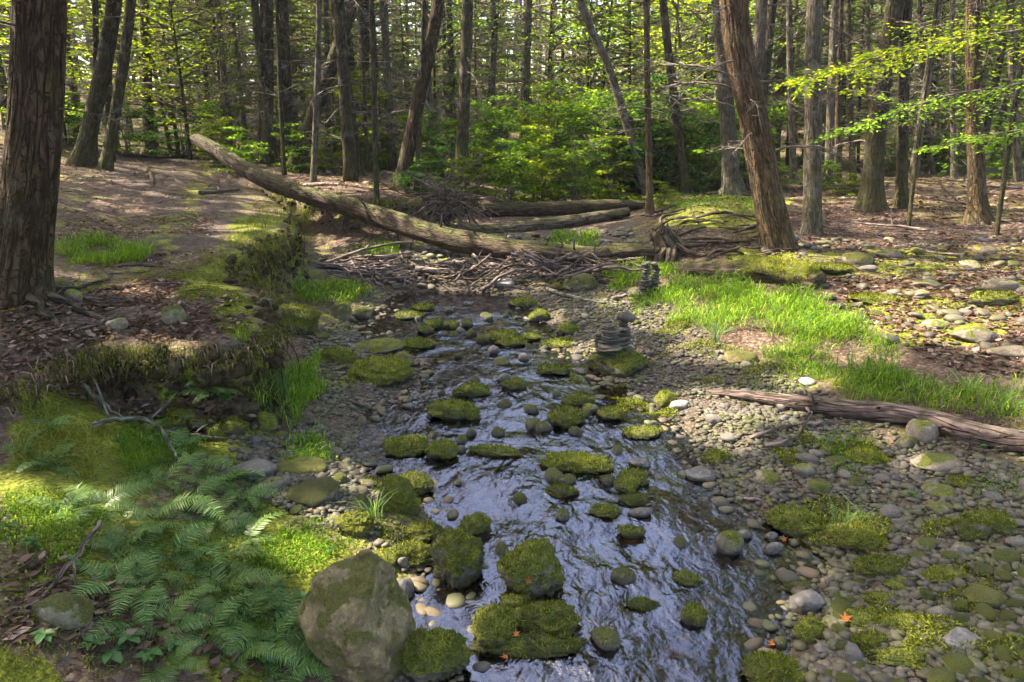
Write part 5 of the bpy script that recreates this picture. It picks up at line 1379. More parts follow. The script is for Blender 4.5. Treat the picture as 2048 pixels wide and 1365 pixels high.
stick([(400, 390), (440, 388), (475, 380)], 4, 'dark branch lying across the path', 'root', [(.5, -.2, .4, .1, .4)], .02)
stick([(296, 342), (304, 362), (308, 374)], 3, 'short stick on the path', 'root', (), .02)
stick([(240, 312), (330, 318), (420, 312)], 3, 'pole lying across the far end of the path', 'root', (), .03)
stick([(610, 378), (650, 378), (678, 381)], 4, 'short pale log piece beside the long fallen trunk', 'stick', (), .04)
stick([(480, 690), (500, 730), (520, 780)], 2.5, 'thin root hanging down the face of the left bank', 'root', (), .05)
stick([(240, 545), (300, 548), (355, 560)], 3, 'dark twig arched in the grass on the left bank', 'root', (), .04)
stick([(1860, 470), (1780, 462), (1700, 455)], 3, 'long dead pole on the right forest floor', 'stick', [(.5, .2, .5, .2, .6)], .05)
stick([(1990, 430), (1900, 420), (1830, 408)], 3, 'dead pole behind the flared reddish trunk', 'stick', [(.4, -.5, .2, .5, .7)], .10)
stick([(2040, 400), (1950, 395), (1880, 380)], 3, 'dead pole deep in the right wood', 'stick', [(.4, -.5, .2, .5, .7), (.7, .4, .2, .6, .8)], .2)
stick([(1930, 515), (1850, 508), (1790, 498)], 2.5, 'grey stick among leaves on the right forest floor', 'stick', [(.5, .2, .5, .1, .4)], .02)
stick([(1040, 380), (1000, 345), (980, 318)], 5, 'broken dark branch poking from the bright brush', 'root', (), .55)
# brush of fine twigs, too small to count
def twig_mat(name, polys, n, lmax, mat, label, r0=.003, zup=.05, seed=0):
    r = np.random.default_rng(seed); mb = MB(); c = 0
    for poly, wgt in polys:
        W = poly_world(poly); lo, hi = W.min(0), W.max(0); m = int(n * wgt); k = 0
        while k < m:
            x, y = r.uniform(lo, hi)
            if not inpoly(np.array([x]), np.array([y]), W)[0]: continue
            k += 1; a = r.uniform(0, 6.3); l = r.uniform(.2, 1) * lmax; z0 = hz(x, y); x1, y1 = x + math.cos(a) * l, y + math.sin(a) * l
            if abs(hz(x1, y1) - z0) > .12 * (1 if name != 'root_hairs' else 9) or samp(steep, x, y) > (.1 if name != 'root_hairs' else 9): continue
            z = [z0 + .008 + r.random() * zup * .3, max(z0, hz((x + x1) / 2, (y + y1) / 2)) + .012 + r.random() * zup * .6, hz(x1, y1) + .008 + r.random() * zup]
            mb.add(*tube(np.array([[x, y, z[0]], [(x + x1) / 2 + r.normal() * .02, (y + y1) / 2 + r.normal() * .02, z[1]], [x1, y1, z[2]]]), np.array([1, .8, .4]) * r0 * r.uniform(.6, 1.6), 4, False))
    tag(link(name, mb.mesh(name, M[mat])), label, 'twigs', None, 'stuff')
twig_mat('twig_litter', [([(0, 560), (300, 560), (500, 600), (470, 680), (0, 740)], .03), ([(150, 340), (300, 310), (470, 360), (440, 440), (250, 470), (120, 460)], .10), ([(1560, 440), (2055, 440), (2055, 560), (1700, 560), (1560, 500)], .42), ([(660, 510), (1290, 520), (1260, 575), (740, 570)], .16), ([(1300, 420), (1560, 400), (1560, 500), (1310, 520)], .10)], 1500, .55, 'stick', 'fine dry twigs strewn over the forest floor', .0045, .05, 3)
twig_mat('near_twigs', [([(0, 1100), (250, 1080), (450, 1240), (500, 1370), (0, 1370)], 1.0)], 130, .22, 'root', 'fine twigs and stems lying in the moss at the lower left', .0018, .03, 8)
twig_mat('bank_twigs', [([(0, 560), (300, 560), (500, 600), (470, 680), (0, 740)], 1.0)], 160, .35, 'root', 'fine dark twigs and rootlets on the top of the near left bank', .0025, .03, 9)
twig_mat('twig_bundle', [([(1925, 850), (2000, 860), (1990, 915), (1920, 905)], 1.0)], 130, .22, 'stick', 'nest of dry twigs caught under the driftwood log at the right border', .003, .16, 4)
twig_mat('root_hairs', [([(560, 480), (720, 470), (850, 440), (960, 440), (800, 500), (640, 530)], 1.0)], 200, .5, 'root', 'thin roots and twigs trailing down the eroded left bank', .004, .22, 6)

# roots hanging out of the cut bank, under the sod
hb = empty('bank_roots', (float(lip[7][0]), float(lip[7][1]), float(lip[7][2]) - .1)); tag(hb, 'brown roots hanging out of the undercut face of the left bank', 'roots')
hb0 = np.array(hb.location); br_ = np.random.default_rng(31)
for k in range(70):
    f = br_.uniform(1.5, 16); i_ = int(f); g_ = f - i_
    p = lip[i_] * (1 - g_) + lip[i_ + 1] * g_; o_ = out[i_] * (1 - g_) + out[i_ + 1] * g_; tz_k = toez[i_]
    tl = np.array([-o_[1], o_[0]]); q = np.linspace(0, 1, 8); drop = (p[2] - tz_k) * br_.uniform(.3, 1.0); sw = br_.normal() * .22
    xy = p[:2] + o_[None, :] * (.06 + .14 * np.sin(q * 2.2) * br_.uniform(.4, 1.2))[:, None] + tl[None, :] * (sw * q + np.cumsum(br_.normal(size=8)) * .012)[:, None]
    z = p[2] - .06 - drop * q ** 1.2 + np.cumsum(br_.normal(size=8)) * .008
    r0 = br_.choice([.004, .006, .010, .018], p=[.4, .3, .2, .1])
    V, F, tc = tube(np.concatenate([xy, z[:, None]], 1) - hb0, np.linspace(r0, r0 * .3, 8), 6, True, .1, k)
    link('root', mesh_np('root', V, F, M['root'], True, {'tc': tc}), hb)
# ------------------------------------------------------------------ grass, ferns, herbs, litter
def blade_mesh(name, P, hgt, wid, lean, mat, seed, start=None, bend=1.0):
    r = np.random.default_rng(seed); N = len(P)
    a = r.uniform(0, 6.283, N); d = np.stack([np.cos(a), np.sin(a), np.zeros(N)], -1); sd = np.stack([-np.sin(a), np.cos(a), np.zeros(N)], -1)
    tw = r.normal(size=(N, 1)) * .5; sd = unit(sd + d * tw)
    h = hgt * r.uniform(.5, 1.15, N); w = wid * r.uniform(.7, 1.25, N); ln = lean * r.uniform(.2, 1.3, N)
    lv = []
    if start is None: base = P
    else: base = P + np.stack([r.normal(size=N) * .03, r.normal(size=N) * .03, start * r.random(N) ** .8], -1); h = h * .6
    for f, ww in ((0, .55), (.4, 1.0), (.75, .75), (1.0, 0)):
        c = base + d * (ln * h * f ** 1.8)[:, None] + np.stack([np.zeros(N), np.zeros(N), h * f * (1 - .35 * bend * ln * f ** 1.5)], -1)
        if ww: lv += [c - sd * (w * ww / 2)[:, None], c + sd * (w * ww / 2)[:, None]]
        else: lv.append(c)
    V = np.stack(lv, 1).reshape(-1, 3); b = np.arange(N)[:, None] * 7
    Q = np.concatenate([b + np.array([0, 1, 3, 2]), b + np.array([2, 3, 5, 4])]); T = b + np.array([4, 5, 6])
    return mesh_np(name, V, [Q, T], M[mat], True)
def scatter(poly, dens, seed, edge=.5, maxn=14000, world=False):
    r = np.random.default_rng(seed); W = np.asarray(poly) if world else poly_world(poly); lo, hi = W.min(0), W.max(0)
    n = int(min(maxn, dens * np.prod(hi - lo))); q = r.uniform(lo, hi, (n, 2))
    j = q + np.stack([vnoise(np.stack([q[:, 0], q[:, 1], q[:, 0] * 0], -1) * 2.5, seed), vnoise(np.stack([q[:, 0], q[:, 1], q[:, 0] * 0 + 9], -1) * 2.5, seed)], -1) * .22
    q = q[inpoly(j[:, 0], j[:, 1], W)]
    cl = fbm(np.stack([q[:, 0], q[:, 1], q[:, 0] * 0], -1) * 3.2, seed + 1, 2)
    q = q[cl > -edge * r.random(len(q)) - .2]
    return np.concatenate([q, (H(q[:, 0], q[:, 1]) - .004)[:, None]], 1)
def grass(poly, dens, h, w, mat, label, seed, lean=.6, leafy=.7, sub='grass'):
    w = w * .66; dens = dens * 2.1; lean = lean * 1.6; h = h * .62
    P = scatter(poly, dens, seed)
    k = int(len(P) * (1 - leafy))
    hv = vnoise(P * np.array([2.2, 2.2, 0]), seed + 3) * .3 + 1
    V = blade_mesh(sub, P[:k], h * hv[:k], w, lean, mat, seed)
    o = link(sub, V); tag(o, label, 'grass', None, 'stuff')
    if leafy:
        link('leafy_stems', blade_mesh('leafy_stems', P[k:], h * .75 * hv[k:], w * 1.5, 1.1, mat, seed + 1, h * .8 * hv[k:]), o)
    return o
grass([(1290, 585), (1400, 570), (1500, 575), (1540, 600), (1640, 620), (1700, 650), (1680, 690), (1600, 690), (1480, 670), (1400, 680), (1340, 640)], 1500, .30, .0085, 'grass', 'tall sunlit grass in the middle of the right bar', 1)
grass([(1560, 690), (1700, 660), (1780, 700), (1820, 740), (1790, 780), (1680, 770), (1560, 740), (1500, 690)], 1500, .26, .008, 'grass', 'bright leafy grass clump right of the tall sunlit grass', 2)
grass([(1660, 770), (1800, 760), (1900, 780), (2055, 780), (2055, 860), (1930, 850), (1800, 820), (1700, 810)], 1500, .22, .008, 'grass', 'shaded green grass strip behind the driftwood log', 3)
grass([(1190, 535), (1280, 525), (1300, 560), (1250, 585), (1195, 570)], 1300, .28, .010, 'grass', 'bright grass left of the far cairns', 4)
grass([(1310, 540), (1350, 540), (1380, 560), (1500, 560), (1510, 585), (1400, 580), (1320, 585)], 1300, .28, .010, 'grass', 'grass right of the far cairns below the rotten log', 5)
grass([(1250, 600), (1310, 590), (1340, 620), (1300, 640), (1260, 625)], 1200, .18, .008, 'grass', 'dark green low grass left of the tall sunlit grass', 6)
grass([(600, 575), (690, 562), (745, 590), (720, 610), (640, 615), (600, 605)], 1500, .24, .009, 'grass', 'green grass tuft at the upper left of the creek', 7)
grass([(480, 780), (530, 690), (620, 700), (650, 760), (640, 800), (560, 830), (490, 820)], 2600, .26, .0075, 'grass', 'bright grass clump at the foot of the left bank', 8, leafy=.35)
grass([(575, 880), (620, 855), (700, 870), (712, 930), (640, 940), (590, 920)], 3800, .15, .007, 'grass', 'leafy grass patch on the left gravel', 9, leafy=.7)
grass([(120, 495), (200, 475), (290, 490), (290, 520), (210, 535), (120, 525)], 1800, .22, .007, 'grass', 'lush grass patch beside the path behind the thick left trunk', 10, .7, .1)
grass([(230, 540), (400, 525), (470, 540), (430, 565), (300, 560), (230, 555)], 1300, .11, .006, 'grass_dry', 'thin olive grass on the left bank top', 11, .8, .1)
grass([(430, 545), (480, 500), (570, 455), (585, 430), (540, 400), (500, 420), (460, 470), (420, 520)], 900, .11, .006, 'turf', 'olive grass hanging over the edge of the left bank', 12, 1.0, .2)
grass([(400, 520), (470, 500), (540, 480), (520, 510), (440, 540)], 1300, .13, .006, 'grass_dry', 'pale wispy grass along the path side of the left bank', 13, .8, .1)
grass([(290, 500), (330, 440), (360, 380), (390, 345), (410, 345), (400, 420), (380, 480)], 350, .06, .006, 'grass_dry', 'low moss and grass strip along the middle of the path', 14, .7, .2)
grass([(700, 500), (790, 485), (800, 515), (720, 525)], 900, .2, .010, 'grass', 'green tuft below the fallen trunk on the far left bank', 15)
grass([(1090, 475), (1190, 465), (1200, 495), (1100, 505)], 800, .22, .012, 'grass', 'sunlit green growth in the dry bed behind the fallen trunk', 16, .6, .6)
grass([(1600, 880), (1700, 865), (1740, 900), (1700, 930), (1620, 925)], 3000, .10, .006, 'grass', 'low bluish herb patch on the right pebble bar', 17, .8, .8)
grass([(1630, 940), (1700, 935), (1730, 955), (1660, 970)], 3000, .07, .006, 'grass', 'small herb patch below the larger one on the bar', 18, .8, .8)
grass([(1940, 965), (2040, 960), (2040, 1005), (1950, 1000)], 2600, .09, .006, 'grass', 'small herb patch near the right border of the bar', 19, .8, .8)
grass([(500, 1075), (560, 1030), (680, 1040), (720, 1090), (690, 1120), (620, 1170), (560, 1160), (500, 1120)], 5200, .085, .0065, 'grass', 'sunlit low herbs and grass above the big tan boulder', 20, .9, .75)
grass([(0, 1000), (150, 990), (250, 1040), (200, 1130), (60, 1160), (0, 1150)], 5000, .07, .006, 'grass', 'short bright grass in the moss at the left border', 21, .9, .7)
grass([(0, 800), (180, 850), (280, 880), (240, 970), (90, 940), (0, 900)], 2600, .16, .006, 'grass_dry', 'mixed grass on the mossy mound at the left border', 22, .9, .3)
grass([(160, 880), (300, 860), (360, 900), (300, 960), (190, 940)], 2600, .20, .005, 'grass', 'long grass among the ferns under the lichen-grey branch', 23, .9, .2)
grass([(0, 1290), (120, 1300), (300, 1370), (0, 1370)], 5200, .05, .006, 'grass_dry', 'short mossy growth at the bottom left corner', 24, 1.0, .7)
grass([(450, 1180), (560, 1190), (620, 1240), (600, 1340), (520, 1370), (470, 1290)], 3800, .07, .0075, 'herb', 'low leafy ground cover left of the big tan boulder', 25, 1.0, .9, 'ground_cover')
grass([(640, 1080), (760, 1090), (740, 1130), (690, 1130)], 3200, .06, .006, 'grass', 'low herbs at the top of the big tan boulder', 26, .9, .7)
grass([(150, 560), (280, 520), (240, 560), (170, 600)], 900, .06, .006, 'grass_dry', 'sparse low grass near the roots of the thick left trunk', 27, .9, .4)
grass([(1560, 700), (1500, 730), (1420, 740), (1540, 790), (1660, 800), (1660, 770)], 700, .08, .006, 'grass', 'thin low growth at the front of the bright grass', 28, .9, .6)
grass([(1720, 600), (1900, 585), (1960, 610), (1840, 640), (1740, 640)], 600, .07, .007, 'grass_dry', 'sparse growth on the shaded right forest floor', 29, .9, .5)
grass([(1300, 400), (1440, 385), (1560, 400), (1520, 430), (1330, 430)], 500, .10, .012, 'grass', 'moss and seedlings on the root mound', 30, .8, .8)
grass([(640, 700), (720, 690), (700, 730), (650, 735)], 1500, .08, .006, 'grass_dry', 'wispy grass on the mossy mounds at the left water edge', 31, .9, .2)
def sedge(u, v, n, h, w, label, mat='sedge', off=0.0):
    p = on(u, v, off); r = np.random.default_rng(int(u + v)); root = empty('sedge_tuft', p); tag(root, label, 'plant')
    for k in range(n):
        V = blade_mesh('blade', np.array([[r.normal() * .02, r.normal() * .02, -.01]]), np.array([h]), w, np.array([.9]), mat, int(u * 3 + k), None)
        link('blade', V, root)
sedge(748, 1040, 26, .22, .006, 'arching sedge tuft on the moss bank at the left water edge', off=.05)
sedge(1690, 1062, 24, .20, .006, 'arching sedge tuft left of the bright yellow-green moss dome')
sedge(1722, 1050, 12, .24, .005, 'upright wispy sedge behind the bright yellow-green moss dome')
sedge(1430, 690, 30, .34, .008, 'pale-bladed sedge at the front of the tall sunlit grass')
sedge(1605, 680, 22, .34, .009, 'bluish sedge leaning out of the tall sunlit grass')
sedge(2010, 830, 34, .28, .009, 'long-bladed sedge behind the driftwood log at the right border')
sedge(1930, 800, 24, .28, .009, 'long-bladed sedge behind the driftwood log, left of the border one')
sedge(1700, 745, 18, .24, .008, 'dark sedge in the bright leafy clump')
sedge(560, 780, 30, .30, .008, 'long-bladed sedge in the grass clump below the left bank')
sedge(800, 905, 10, .12, .003, 'straw-coloured wisp on the low shaggy moss mound', 'grass_dry', .05)
# ferns
def frond_mesh(seed, mat):
    r = np.random.default_rng(seed); mb = MB(); q = np.linspace(0, 1, 14)
    cx = q; cz = .55 * q - .62 * q ** 2.2; P = np.stack([cx * .9, np.zeros(14) + np.sin(q * 2 + seed) * .03, cz], -1)
    mb.add(*tube(P, np.linspace(.006, .0015, 14), 4, False))
    n = 24
    for k in range(n):
        f = .12 + .87 * k / n; b = np.array([np.interp(f, q, P[:, i]) for i in range(3)]); tng = unit(np.array([np.interp(min(f + .04, 1), q, P[:, i]) for i in range(3)]) - np.array([np.interp(f - .04, q, P[:, i]) for i in range(3)]))
        L = .21 * math.sin(min(1, .25 + f * 1.3) * math.pi / 2) ** .8 * (1 - f) ** .62 * 1.55 + .012
        up = unit(np.cross(tng, [0, 1, 0])) * -1
        for s in (-1, 1):
            d = unit(np.array([0, s, 0]) + tng * .38 + up * r.normal() * .12); w = .030 * (1 - f * .45)
            fw = unit(tng + up * .1); dr = -up * L * .14 if up[2] > 0 else up * L * .14
            a = b; m1 = b + d * L * .35; m2 = b + d * L * .72 + dr * .4; e = b + d * L + dr
            V = np.array([a - fw * w * .35, a + fw * w * .35, m1 + fw * w * .5, m1 - fw * w * .5, m2 + fw * w * .33, m2 - fw * w * .33, e])
            mb.add(V, [np.array([[0, 1, 2, 3], [3, 2, 4, 5]]), np.array([[5, 4, 6]])])
    return mb.mesh('frond', M[mat], False)
FR = {m_: [frond_mesh(k, m_) for k in range(5)] for m_ in ('fern', 'fern_y')}
FL = [(330,965,.46),(400,935,.44),(455,965,.46),(380,1015,.5),(300,1045,.48),(430,1045,.5),(485,1005,.42),(250,1095,.46),(340,1115,.52),(420,1125,.48),(495,1085,.4),(285,1185,.46),(225,1165,.4),(370,1195,.46),(440,1185,.44),(330,1265,.44),(415,1275,.42),(490,1245,.4),(545,1295,.38),(250,1245,.4),
      (100,935,.34),(45,905,.36),(90,862,.34),(285,880,.34),(425,790,.36),(400,765,.3),(130,1025,.36),(200,1015,.42),(465,1325,.36),(565,1345,.34),(520,1185,.34),(335,1335,.3),(350,905,.36),(575,1265,.36),(620,1330,.3)]
FERNLAB = ['in the middle of the fern bed', 'at the edge of the fern bed']
for k, (u, v, L) in enumerate(FL):
    p = on(u, v); r = np.random.default_rng(k); m_ = 'fern' if r.random() < .62 else 'fern_y'
    if v < 850: where, grp = 'bluish fern on the face of the undercut left bank', 'ferns on the bank face'
    elif u < 210 and v < 1060: where, grp = 'fern on the mossy mound at the left border', 'ferns at the left border'
    elif v < 950: where, grp = 'fern at the upper edge of the fern bed, near the lichen-grey branch', 'ferns at the upper edge of the bed'
    elif u > 480: where, grp = 'fern at the right edge of the fern bed, towards the big tan boulder', 'ferns beside the tan boulder'
    elif v > 1150: where, grp = 'fern in the near part of the lower left fern bed', 'ferns in the near part of the bed'
    else: where, grp = 'green fern in the middle of the lower left fern bed', 'ferns in the middle of the bed'
    root = empty('fern', p, (0, 0, r.uniform(0, 6.3))); tag(root, where, 'fern', grp)
    nf = r.integers(6, 10)
    for j in range(nf):
        s = L * .64 * r.uniform(.6, 1.2)
        link('frond', FR[m_][r.integers(5)], root, (0, 0, 0), (r.normal() * .25, r.uniform(-.45, .2), j * 6.283 / nf + r.normal() * .3), s)
# small broad-leaved herbs
def herb_leaf(seed):
    q = np.array([0, .2, .5, .8, 1.0]); w = np.array([.05, .42, .55, .32, 0]) * .5
    V = []; 
    for a, b in zip(q, w): V += [[a, -b, .25 * a - .35 * a * a + b * .25], [a, 0, .25 * a - .35 * a * a], [a, b, .25 * a - .35 * a * a + b * .25]]
    F = []
    for k in range(4):
        for s in (0, 1): F.append([k * 3 + s, k * 3 + s + 1, k * 3 + s + 4, k * 3 + s + 3])
    return mesh_np('leaf', np.array(V), [np.array(F)], M['herb'])
HL = herb_leaf(0)
HP = [(522,1212,.10),(560,1245,.09),(600,1215,.09),(222,1322,.11),(190,1300,.09),(305,1335,.10),(350,1312,.09),(92,1292,.09),(452,812,.12),(470,1290,.1),(530,1330,.1),(260,1290,.09),(20,1070,.08),(70,1100,.08),(240,900,.09),(310,895,.09),(600,1300,.08),(560,1190,.08),(490,1150,.08),(150,1140,.08),(660,1110,.07),(340,800,.10),(1960,905,.07),(2005,900,.07),(1820,1000,.06),(640,420,.2),(700,450,.16)]
for k, (u, v, L) in enumerate(HP):
    L = L * (.62 if v > 500 else 1); p = on(u, v); r = np.random.default_rng(k + 50); root = empty('broadleaf_herb', p)
    if v < 500: lab, grp = 'yellowish leafy seedling on the eroded bank under the fallen trunk', 'seedlings on the eroded bank'
    elif u > 1700: lab, grp = 'small round-leaved herb on the right pebble bar', 'herbs on the right bar'
    elif u < 400 and v > 1250: lab, grp = 'small broad-leaved herb at the bottom left of the picture', 'herbs at the bottom left'
    elif v < 950: lab, grp = 'broad-leaved herb near the foot of the undercut bank', 'herbs at the undercut bank'
    elif u > 440: lab, grp = 'small broad-leaved herb between the ferns and the tan boulder', 'herbs beside the tan boulder'
    else: lab, grp = 'small herb in the moss left of the ferns', 'herbs left of the ferns'
    tag(root, lab, 'plant', grp)
    hh = L * r.uniform(.5, 1.2)
    V, F, tc = tube(np.array([[0, 0, -.01], [.005, 0, hh * .5], [0, .006, hh]]), [.002, .0018, .0012], 5); link('stem', mesh_np('stem', V, F, M['herb'], True, {'tc': tc}), root)
    n = r.integers(4, 8)
    for j in range(n): link('leaf', HL, root, (0, 0, hh * (1 - .12 * (j // 3))), (r.normal() * .15, r.uniform(-.3, .25), j * 2.4 + r.normal() * .3), L * r.uniform(.7, 1.1))
# fallen leaves one can pick out
def maple_leaf(mat):
    n = 5; V = [[0, 0, 0]]; 
    for k in range(n):
        a = math.pi / 2 + (k - 2) * .95; L = [.6, .85, 1, .85, .6][k]
        V.append([math.cos(a - .28) * L * .38, math.sin(a - .28) * L * .38, .06]); V.append([math.cos(a) * L, math.sin(a) * L, .12 * (k % 2)])
    V.append([math.cos(math.pi / 2 + 2.6) * .3, math.sin(math.pi / 2 + 2.6) * .3, .04]); V.append([math.cos(math.pi / 2 - 2.6) * .3, math.sin(math.pi / 2 - 2.6) * .3, .04])
    V = np.array(V); F = [[0, k, k + 1] for k in range(1, 2 * n)] + [[0, 2 * n, 2 * n + 1], [0, 2 * n + 2, 1], [0, 2 * n + 1, 2 * n + 2]]
    return mesh_np('fallen_leaf', V, [np.array(F)], M[mat], False)
ML = maple_leaf('leaf_orange'); MLB = maple_leaf('litter')
deps = None
def leaf_on(u, v, s, me, label, off, tilt=(0, 0), grp=None):
    d = ray(u, v); p = None
    dg = bpy.context.evaluated_depsgraph_get()
    hit, loc, nrm, idx, ob, mtx = scene.ray_cast(dg, Vector(CAM), Vector(d).normalized())
    rot = Vector(nrm).to_track_quat('Z', 'Y').to_euler() if hit else (0, 0, 0)
    o = link('fallen_leaf', me, None, Vector(loc) + Vector(nrm) * off, rot, s); tag(o, label, 'leaf', grp); return o
leaf_on(1057, 1162, .032, ML, 'orange star-shaped leaf on the steep mossy rock in mid-creek', .012)
leaf_on(1032, 1272, .03, ML, 'faded orange leaf on the moss of the nearest mid-creek cluster', .012)
leaf_on(1012, 1322, .03, ML, 'orange leaf at the water line below the nearest mid-creek cluster', .02)
leaf_on(1690, 1243, .045, ML, 'red-orange leaf between dark mossy rocks at the lower right', .015)
leaf_on(1566, 1080, .035, ML, 'reddish leaf at the edge of the brown pool', .01)
leaf_on(1545, 1292, .04, ML, 'pinkish leaf beside the small round stone above the bottom slab', .01)
leaf_on(718, 1115, .035, MLB, 'dry curled leaf on stones above the big tan boulder', .01)
leaf_on(108, 932, .05, MLB, 'large dry leaf on the moss at the left border', .012)
leaf_on(735, 1108, .03, MLB, 'second dry leaf on stones above the big tan boulder', .012)
leaf_on(265, 800, .05, MLB, 'pale dry oak leaf below the undercut bank', .02)
leaf_on(285, 770, .05, MLB, 'large dry leaf caught in the hollow of the undercut bank', .02)
# leaf litter
def litter(polys, n, L, label, seed):
    r = np.random.default_rng(seed); X = []
    for poly, wgt in polys:
        W = poly_world(poly); lo, hi = W.min(0), W.max(0); q = r.uniform(lo, hi, (int(n * wgt * 2.2), 2)); X.append(q[inpoly(q[:, 0], q[:, 1], W)][:int(n * wgt)])
    q = np.concatenate(X)
    cl = fbm(np.stack([q[:, 0], q[:, 1], q[:, 0] * 0], -1) * 2.4, seed, 3); q = q[cl > -.55]
    h = H(q[:, 0], q[:, 1]); q = q[h > .02]; h = h[h > .02]; N = len(q)
    P = np.concatenate([q, (h + .006 + .012 * r.random(N))[:, None]], 1)
    a = r.uniform(0, 6.3, N); D = unit(np.stack([np.cos(a), np.sin(a), r.normal(size=N) * .3], -1)); Nn = unit(np.array([0, 0, 1.0]) + r.normal(size=(N, 3)) * .38)
    l = L * r.uniform(.5, 1.4, N)
    V, F = leaf_quads(P, D, Nn, l, l * r.uniform(.35, .75, N))
    tag(link('leaf_litter', mesh_np('leaf_litter', V, [F], M['litter'], False)), label, 'leaf litter', None, 'stuff')
litter([([(0, 590), (150, 590), (300, 560), (480, 590), (500, 670), (330, 690), (0, 760)], .30), ([(0, 250), (130, 290), (250, 360), (380, 400), (300, 460), (120, 470), (0, 450)], .30), ([(250, 310), (470, 320), (470, 440), (400, 500), (300, 460)], .10), ([(120, 420), (420, 430), (430, 530), (120, 540)], .12), ([(230, 800), (400, 780), (440, 830), (300, 870)], .04), ([(0, 1140), (200, 1090), (330, 1200), (520, 1340), (480, 1370), (150, 1290), (0, 1290)], .05)], 15000, .055, 'brown dead leaves covering the left bank and slope', 5)
litter([([(1540, 400), (2055, 390), (2055, 560), (1700, 580), (1400, 540), (1560, 500)], .6), ([(1650, 560), (2055, 540), (2055, 760), (1900, 740), (1720, 640)], .3), ([(1290, 430), (1560, 400), (1560, 520), (1310, 540)], .1)], 14000, .075, 'pale brown dead leaves covering the right forest floor', 6)
litter([([(1400, 850), (2055, 900), (2055, 1370), (1660, 1370), (1500, 1000)], .6), ([(480, 880), (720, 860), (740, 1020), (700, 1120), (540, 1010)], .25), ([(1200, 600), (1420, 680), (1560, 790), (1330, 790)], .15)], 900, .035, 'scattered dead leaves on the gravel bars', 8)
litter([([(560, 330), (950, 330), (960, 400), (780, 420), (620, 400)], .5), ([(1290, 370), (2055, 360), (2055, 410), (1300, 420)], .5)], 4000, .13, 'dead leaves on the ground of the wood behind', 7)

# ragged turf and rootlets hanging from the lip of the cut bank
def turf_fringe(i0, i1, n, ln, mat, label, seed, wid=.005, spread=.10):
    r = np.random.default_rng(seed); f = r.uniform(i0, i1, n); i_ = f.astype(int); g_ = (f - i_)[:, None]
    p = lip[i_] * (1 - g_) + lip[i_ + 1] * g_; o_ = unit(out[i_] * (1 - g_) + out[i_ + 1] * g_)
    o3 = np.concatenate([o_, np.zeros((n, 1))], 1); tl = np.stack([-o_[:, 1], o_[:, 0], np.zeros(n)], -1)
    cl = fbm(p * 4, seed, 2); l = ln * r.uniform(.3, 1.3, n) * (1 + .6 * cl)
    b = p + o3 * (r.normal(size=(n, 1)) * spread + .06) + tl * r.normal(size=(n, 1)) * .05
    b[:, 2] = p[:, 2] + .02 - np.abs(r.normal(size=n)) * .07 + .03 * cl; l = np.where(cl > -.15, l, l * .3)
    d = unit(o3 * r.uniform(.3, 1.0, (n, 1)) + tl * r.normal(size=(n, 1)) * .5 + np.array([0, 0, .15]))
    m1 = b + d * l[:, None] * .45; e = m1 + unit(d * .5 + np.array([0, 0, -1.0])) * l[:, None] * .7
    s = unit(np.cross(d, [0, 0, 1.0])) * wid
    V = np.stack([b - s * .6, b + s * .6, m1 + s, m1 - s, e], 1).reshape(-1, 3); k = np.arange(n)[:, None] * 5
    tag(link('turf_fringe', mesh_np('turf_fringe', V, [k + np.array([0, 1, 2, 3]), k + np.array([3, 2, 4])], M[mat], True)), label, 'turf', None, 'stuff')
turf_fringe(1, 9, 5200, .06, 'turf', 'moss and rootlets hanging from the lip of the near left bank', 1, .003)
turf_fringe(1, 10, 700, .09, 'litter', 'dead leaves and straw hanging over the near left bank', 2, .004, .12)
turf_fringe(9, 17, 3600, .13, 'turf', 'olive turf hanging over the far left bank', 3, .004, .14)
turf_fringe(17, 22, 1500, .16, 'turf', 'turf hanging over the eroded bank under the fallen trunk', 4, .006, .16)

grass([(0, 1150), (200, 1130), (330, 1230), (420, 1340), (300, 1370), (60, 1290), (0, 1250)], 1500, .07, .006, 'grass_dry', 'thin mossy growth between dead leaves at the lower left', 41, 1.0, .6)
grass([(280, 920), (470, 920), (560, 1010), (540, 1150), (420, 1300), (250, 1200), (210, 1060)], 1500, .09, .007, 'herb', 'leafy ground cover beneath the ferns', 42, 1.0, .9, 'ground_cover')
# moss mats running over the cobbles between the mossy rocks
def moss_mat(poly, label, seed, mat='moss_fuzz', dens=15000, lift=.022):
    r = np.random.default_rng(seed); P = scatter(poly, dens, seed, .2, 20000)
    cl = fbm(P * np.array([5.0, 5.0, 0]), seed + 4, 3); P = P[cl > .0]; cl = cl[cl > .0]
    P[:, 2] = np.maximum(P[:, 2], -.01) + lift * np.clip(cl * 3, 0, 1.3)
    base = blade_mesh('moss_mat', P, np.full(len(P), .017), .0055, 1.3, mat, seed)
    tag(link('moss_mat', base), label, 'moss', None, 'stuff')
moss_mat([(1660, 1090), (1860, 1090), (1960, 1130), (2000, 1200), (1900, 1250), (1720, 1230)], 'moss mat over cobbles around the long moss ridge on the right', 51)
moss_mat([(1690, 1230), (1900, 1240), (2050, 1290), (2050, 1370), (1640, 1370), (1640, 1290)], 'moss mat over cobbles at the bottom right', 52)
moss_mat([(1530, 1000), (1680, 1000), (1800, 1040), (1780, 1110), (1640, 1080), (1540, 1060)], 'moss mat beside the bright moss dome on the right bar', 53)
moss_mat([(1560, 860), (1780, 870), (1800, 940), (1680, 970), (1560, 930)], 'moss mat around the herb patch on the right bar', 54)
moss_mat([(1850, 990), (2050, 980), (2050, 1100), (1880, 1110)], 'moss mat between dark stones near the right border', 55)
moss_mat([(1330, 640), (1440, 690), (1560, 740), (1500, 790), (1380, 740), (1290, 680)], 'moss mat on the bar in front of the tall grass', 56)
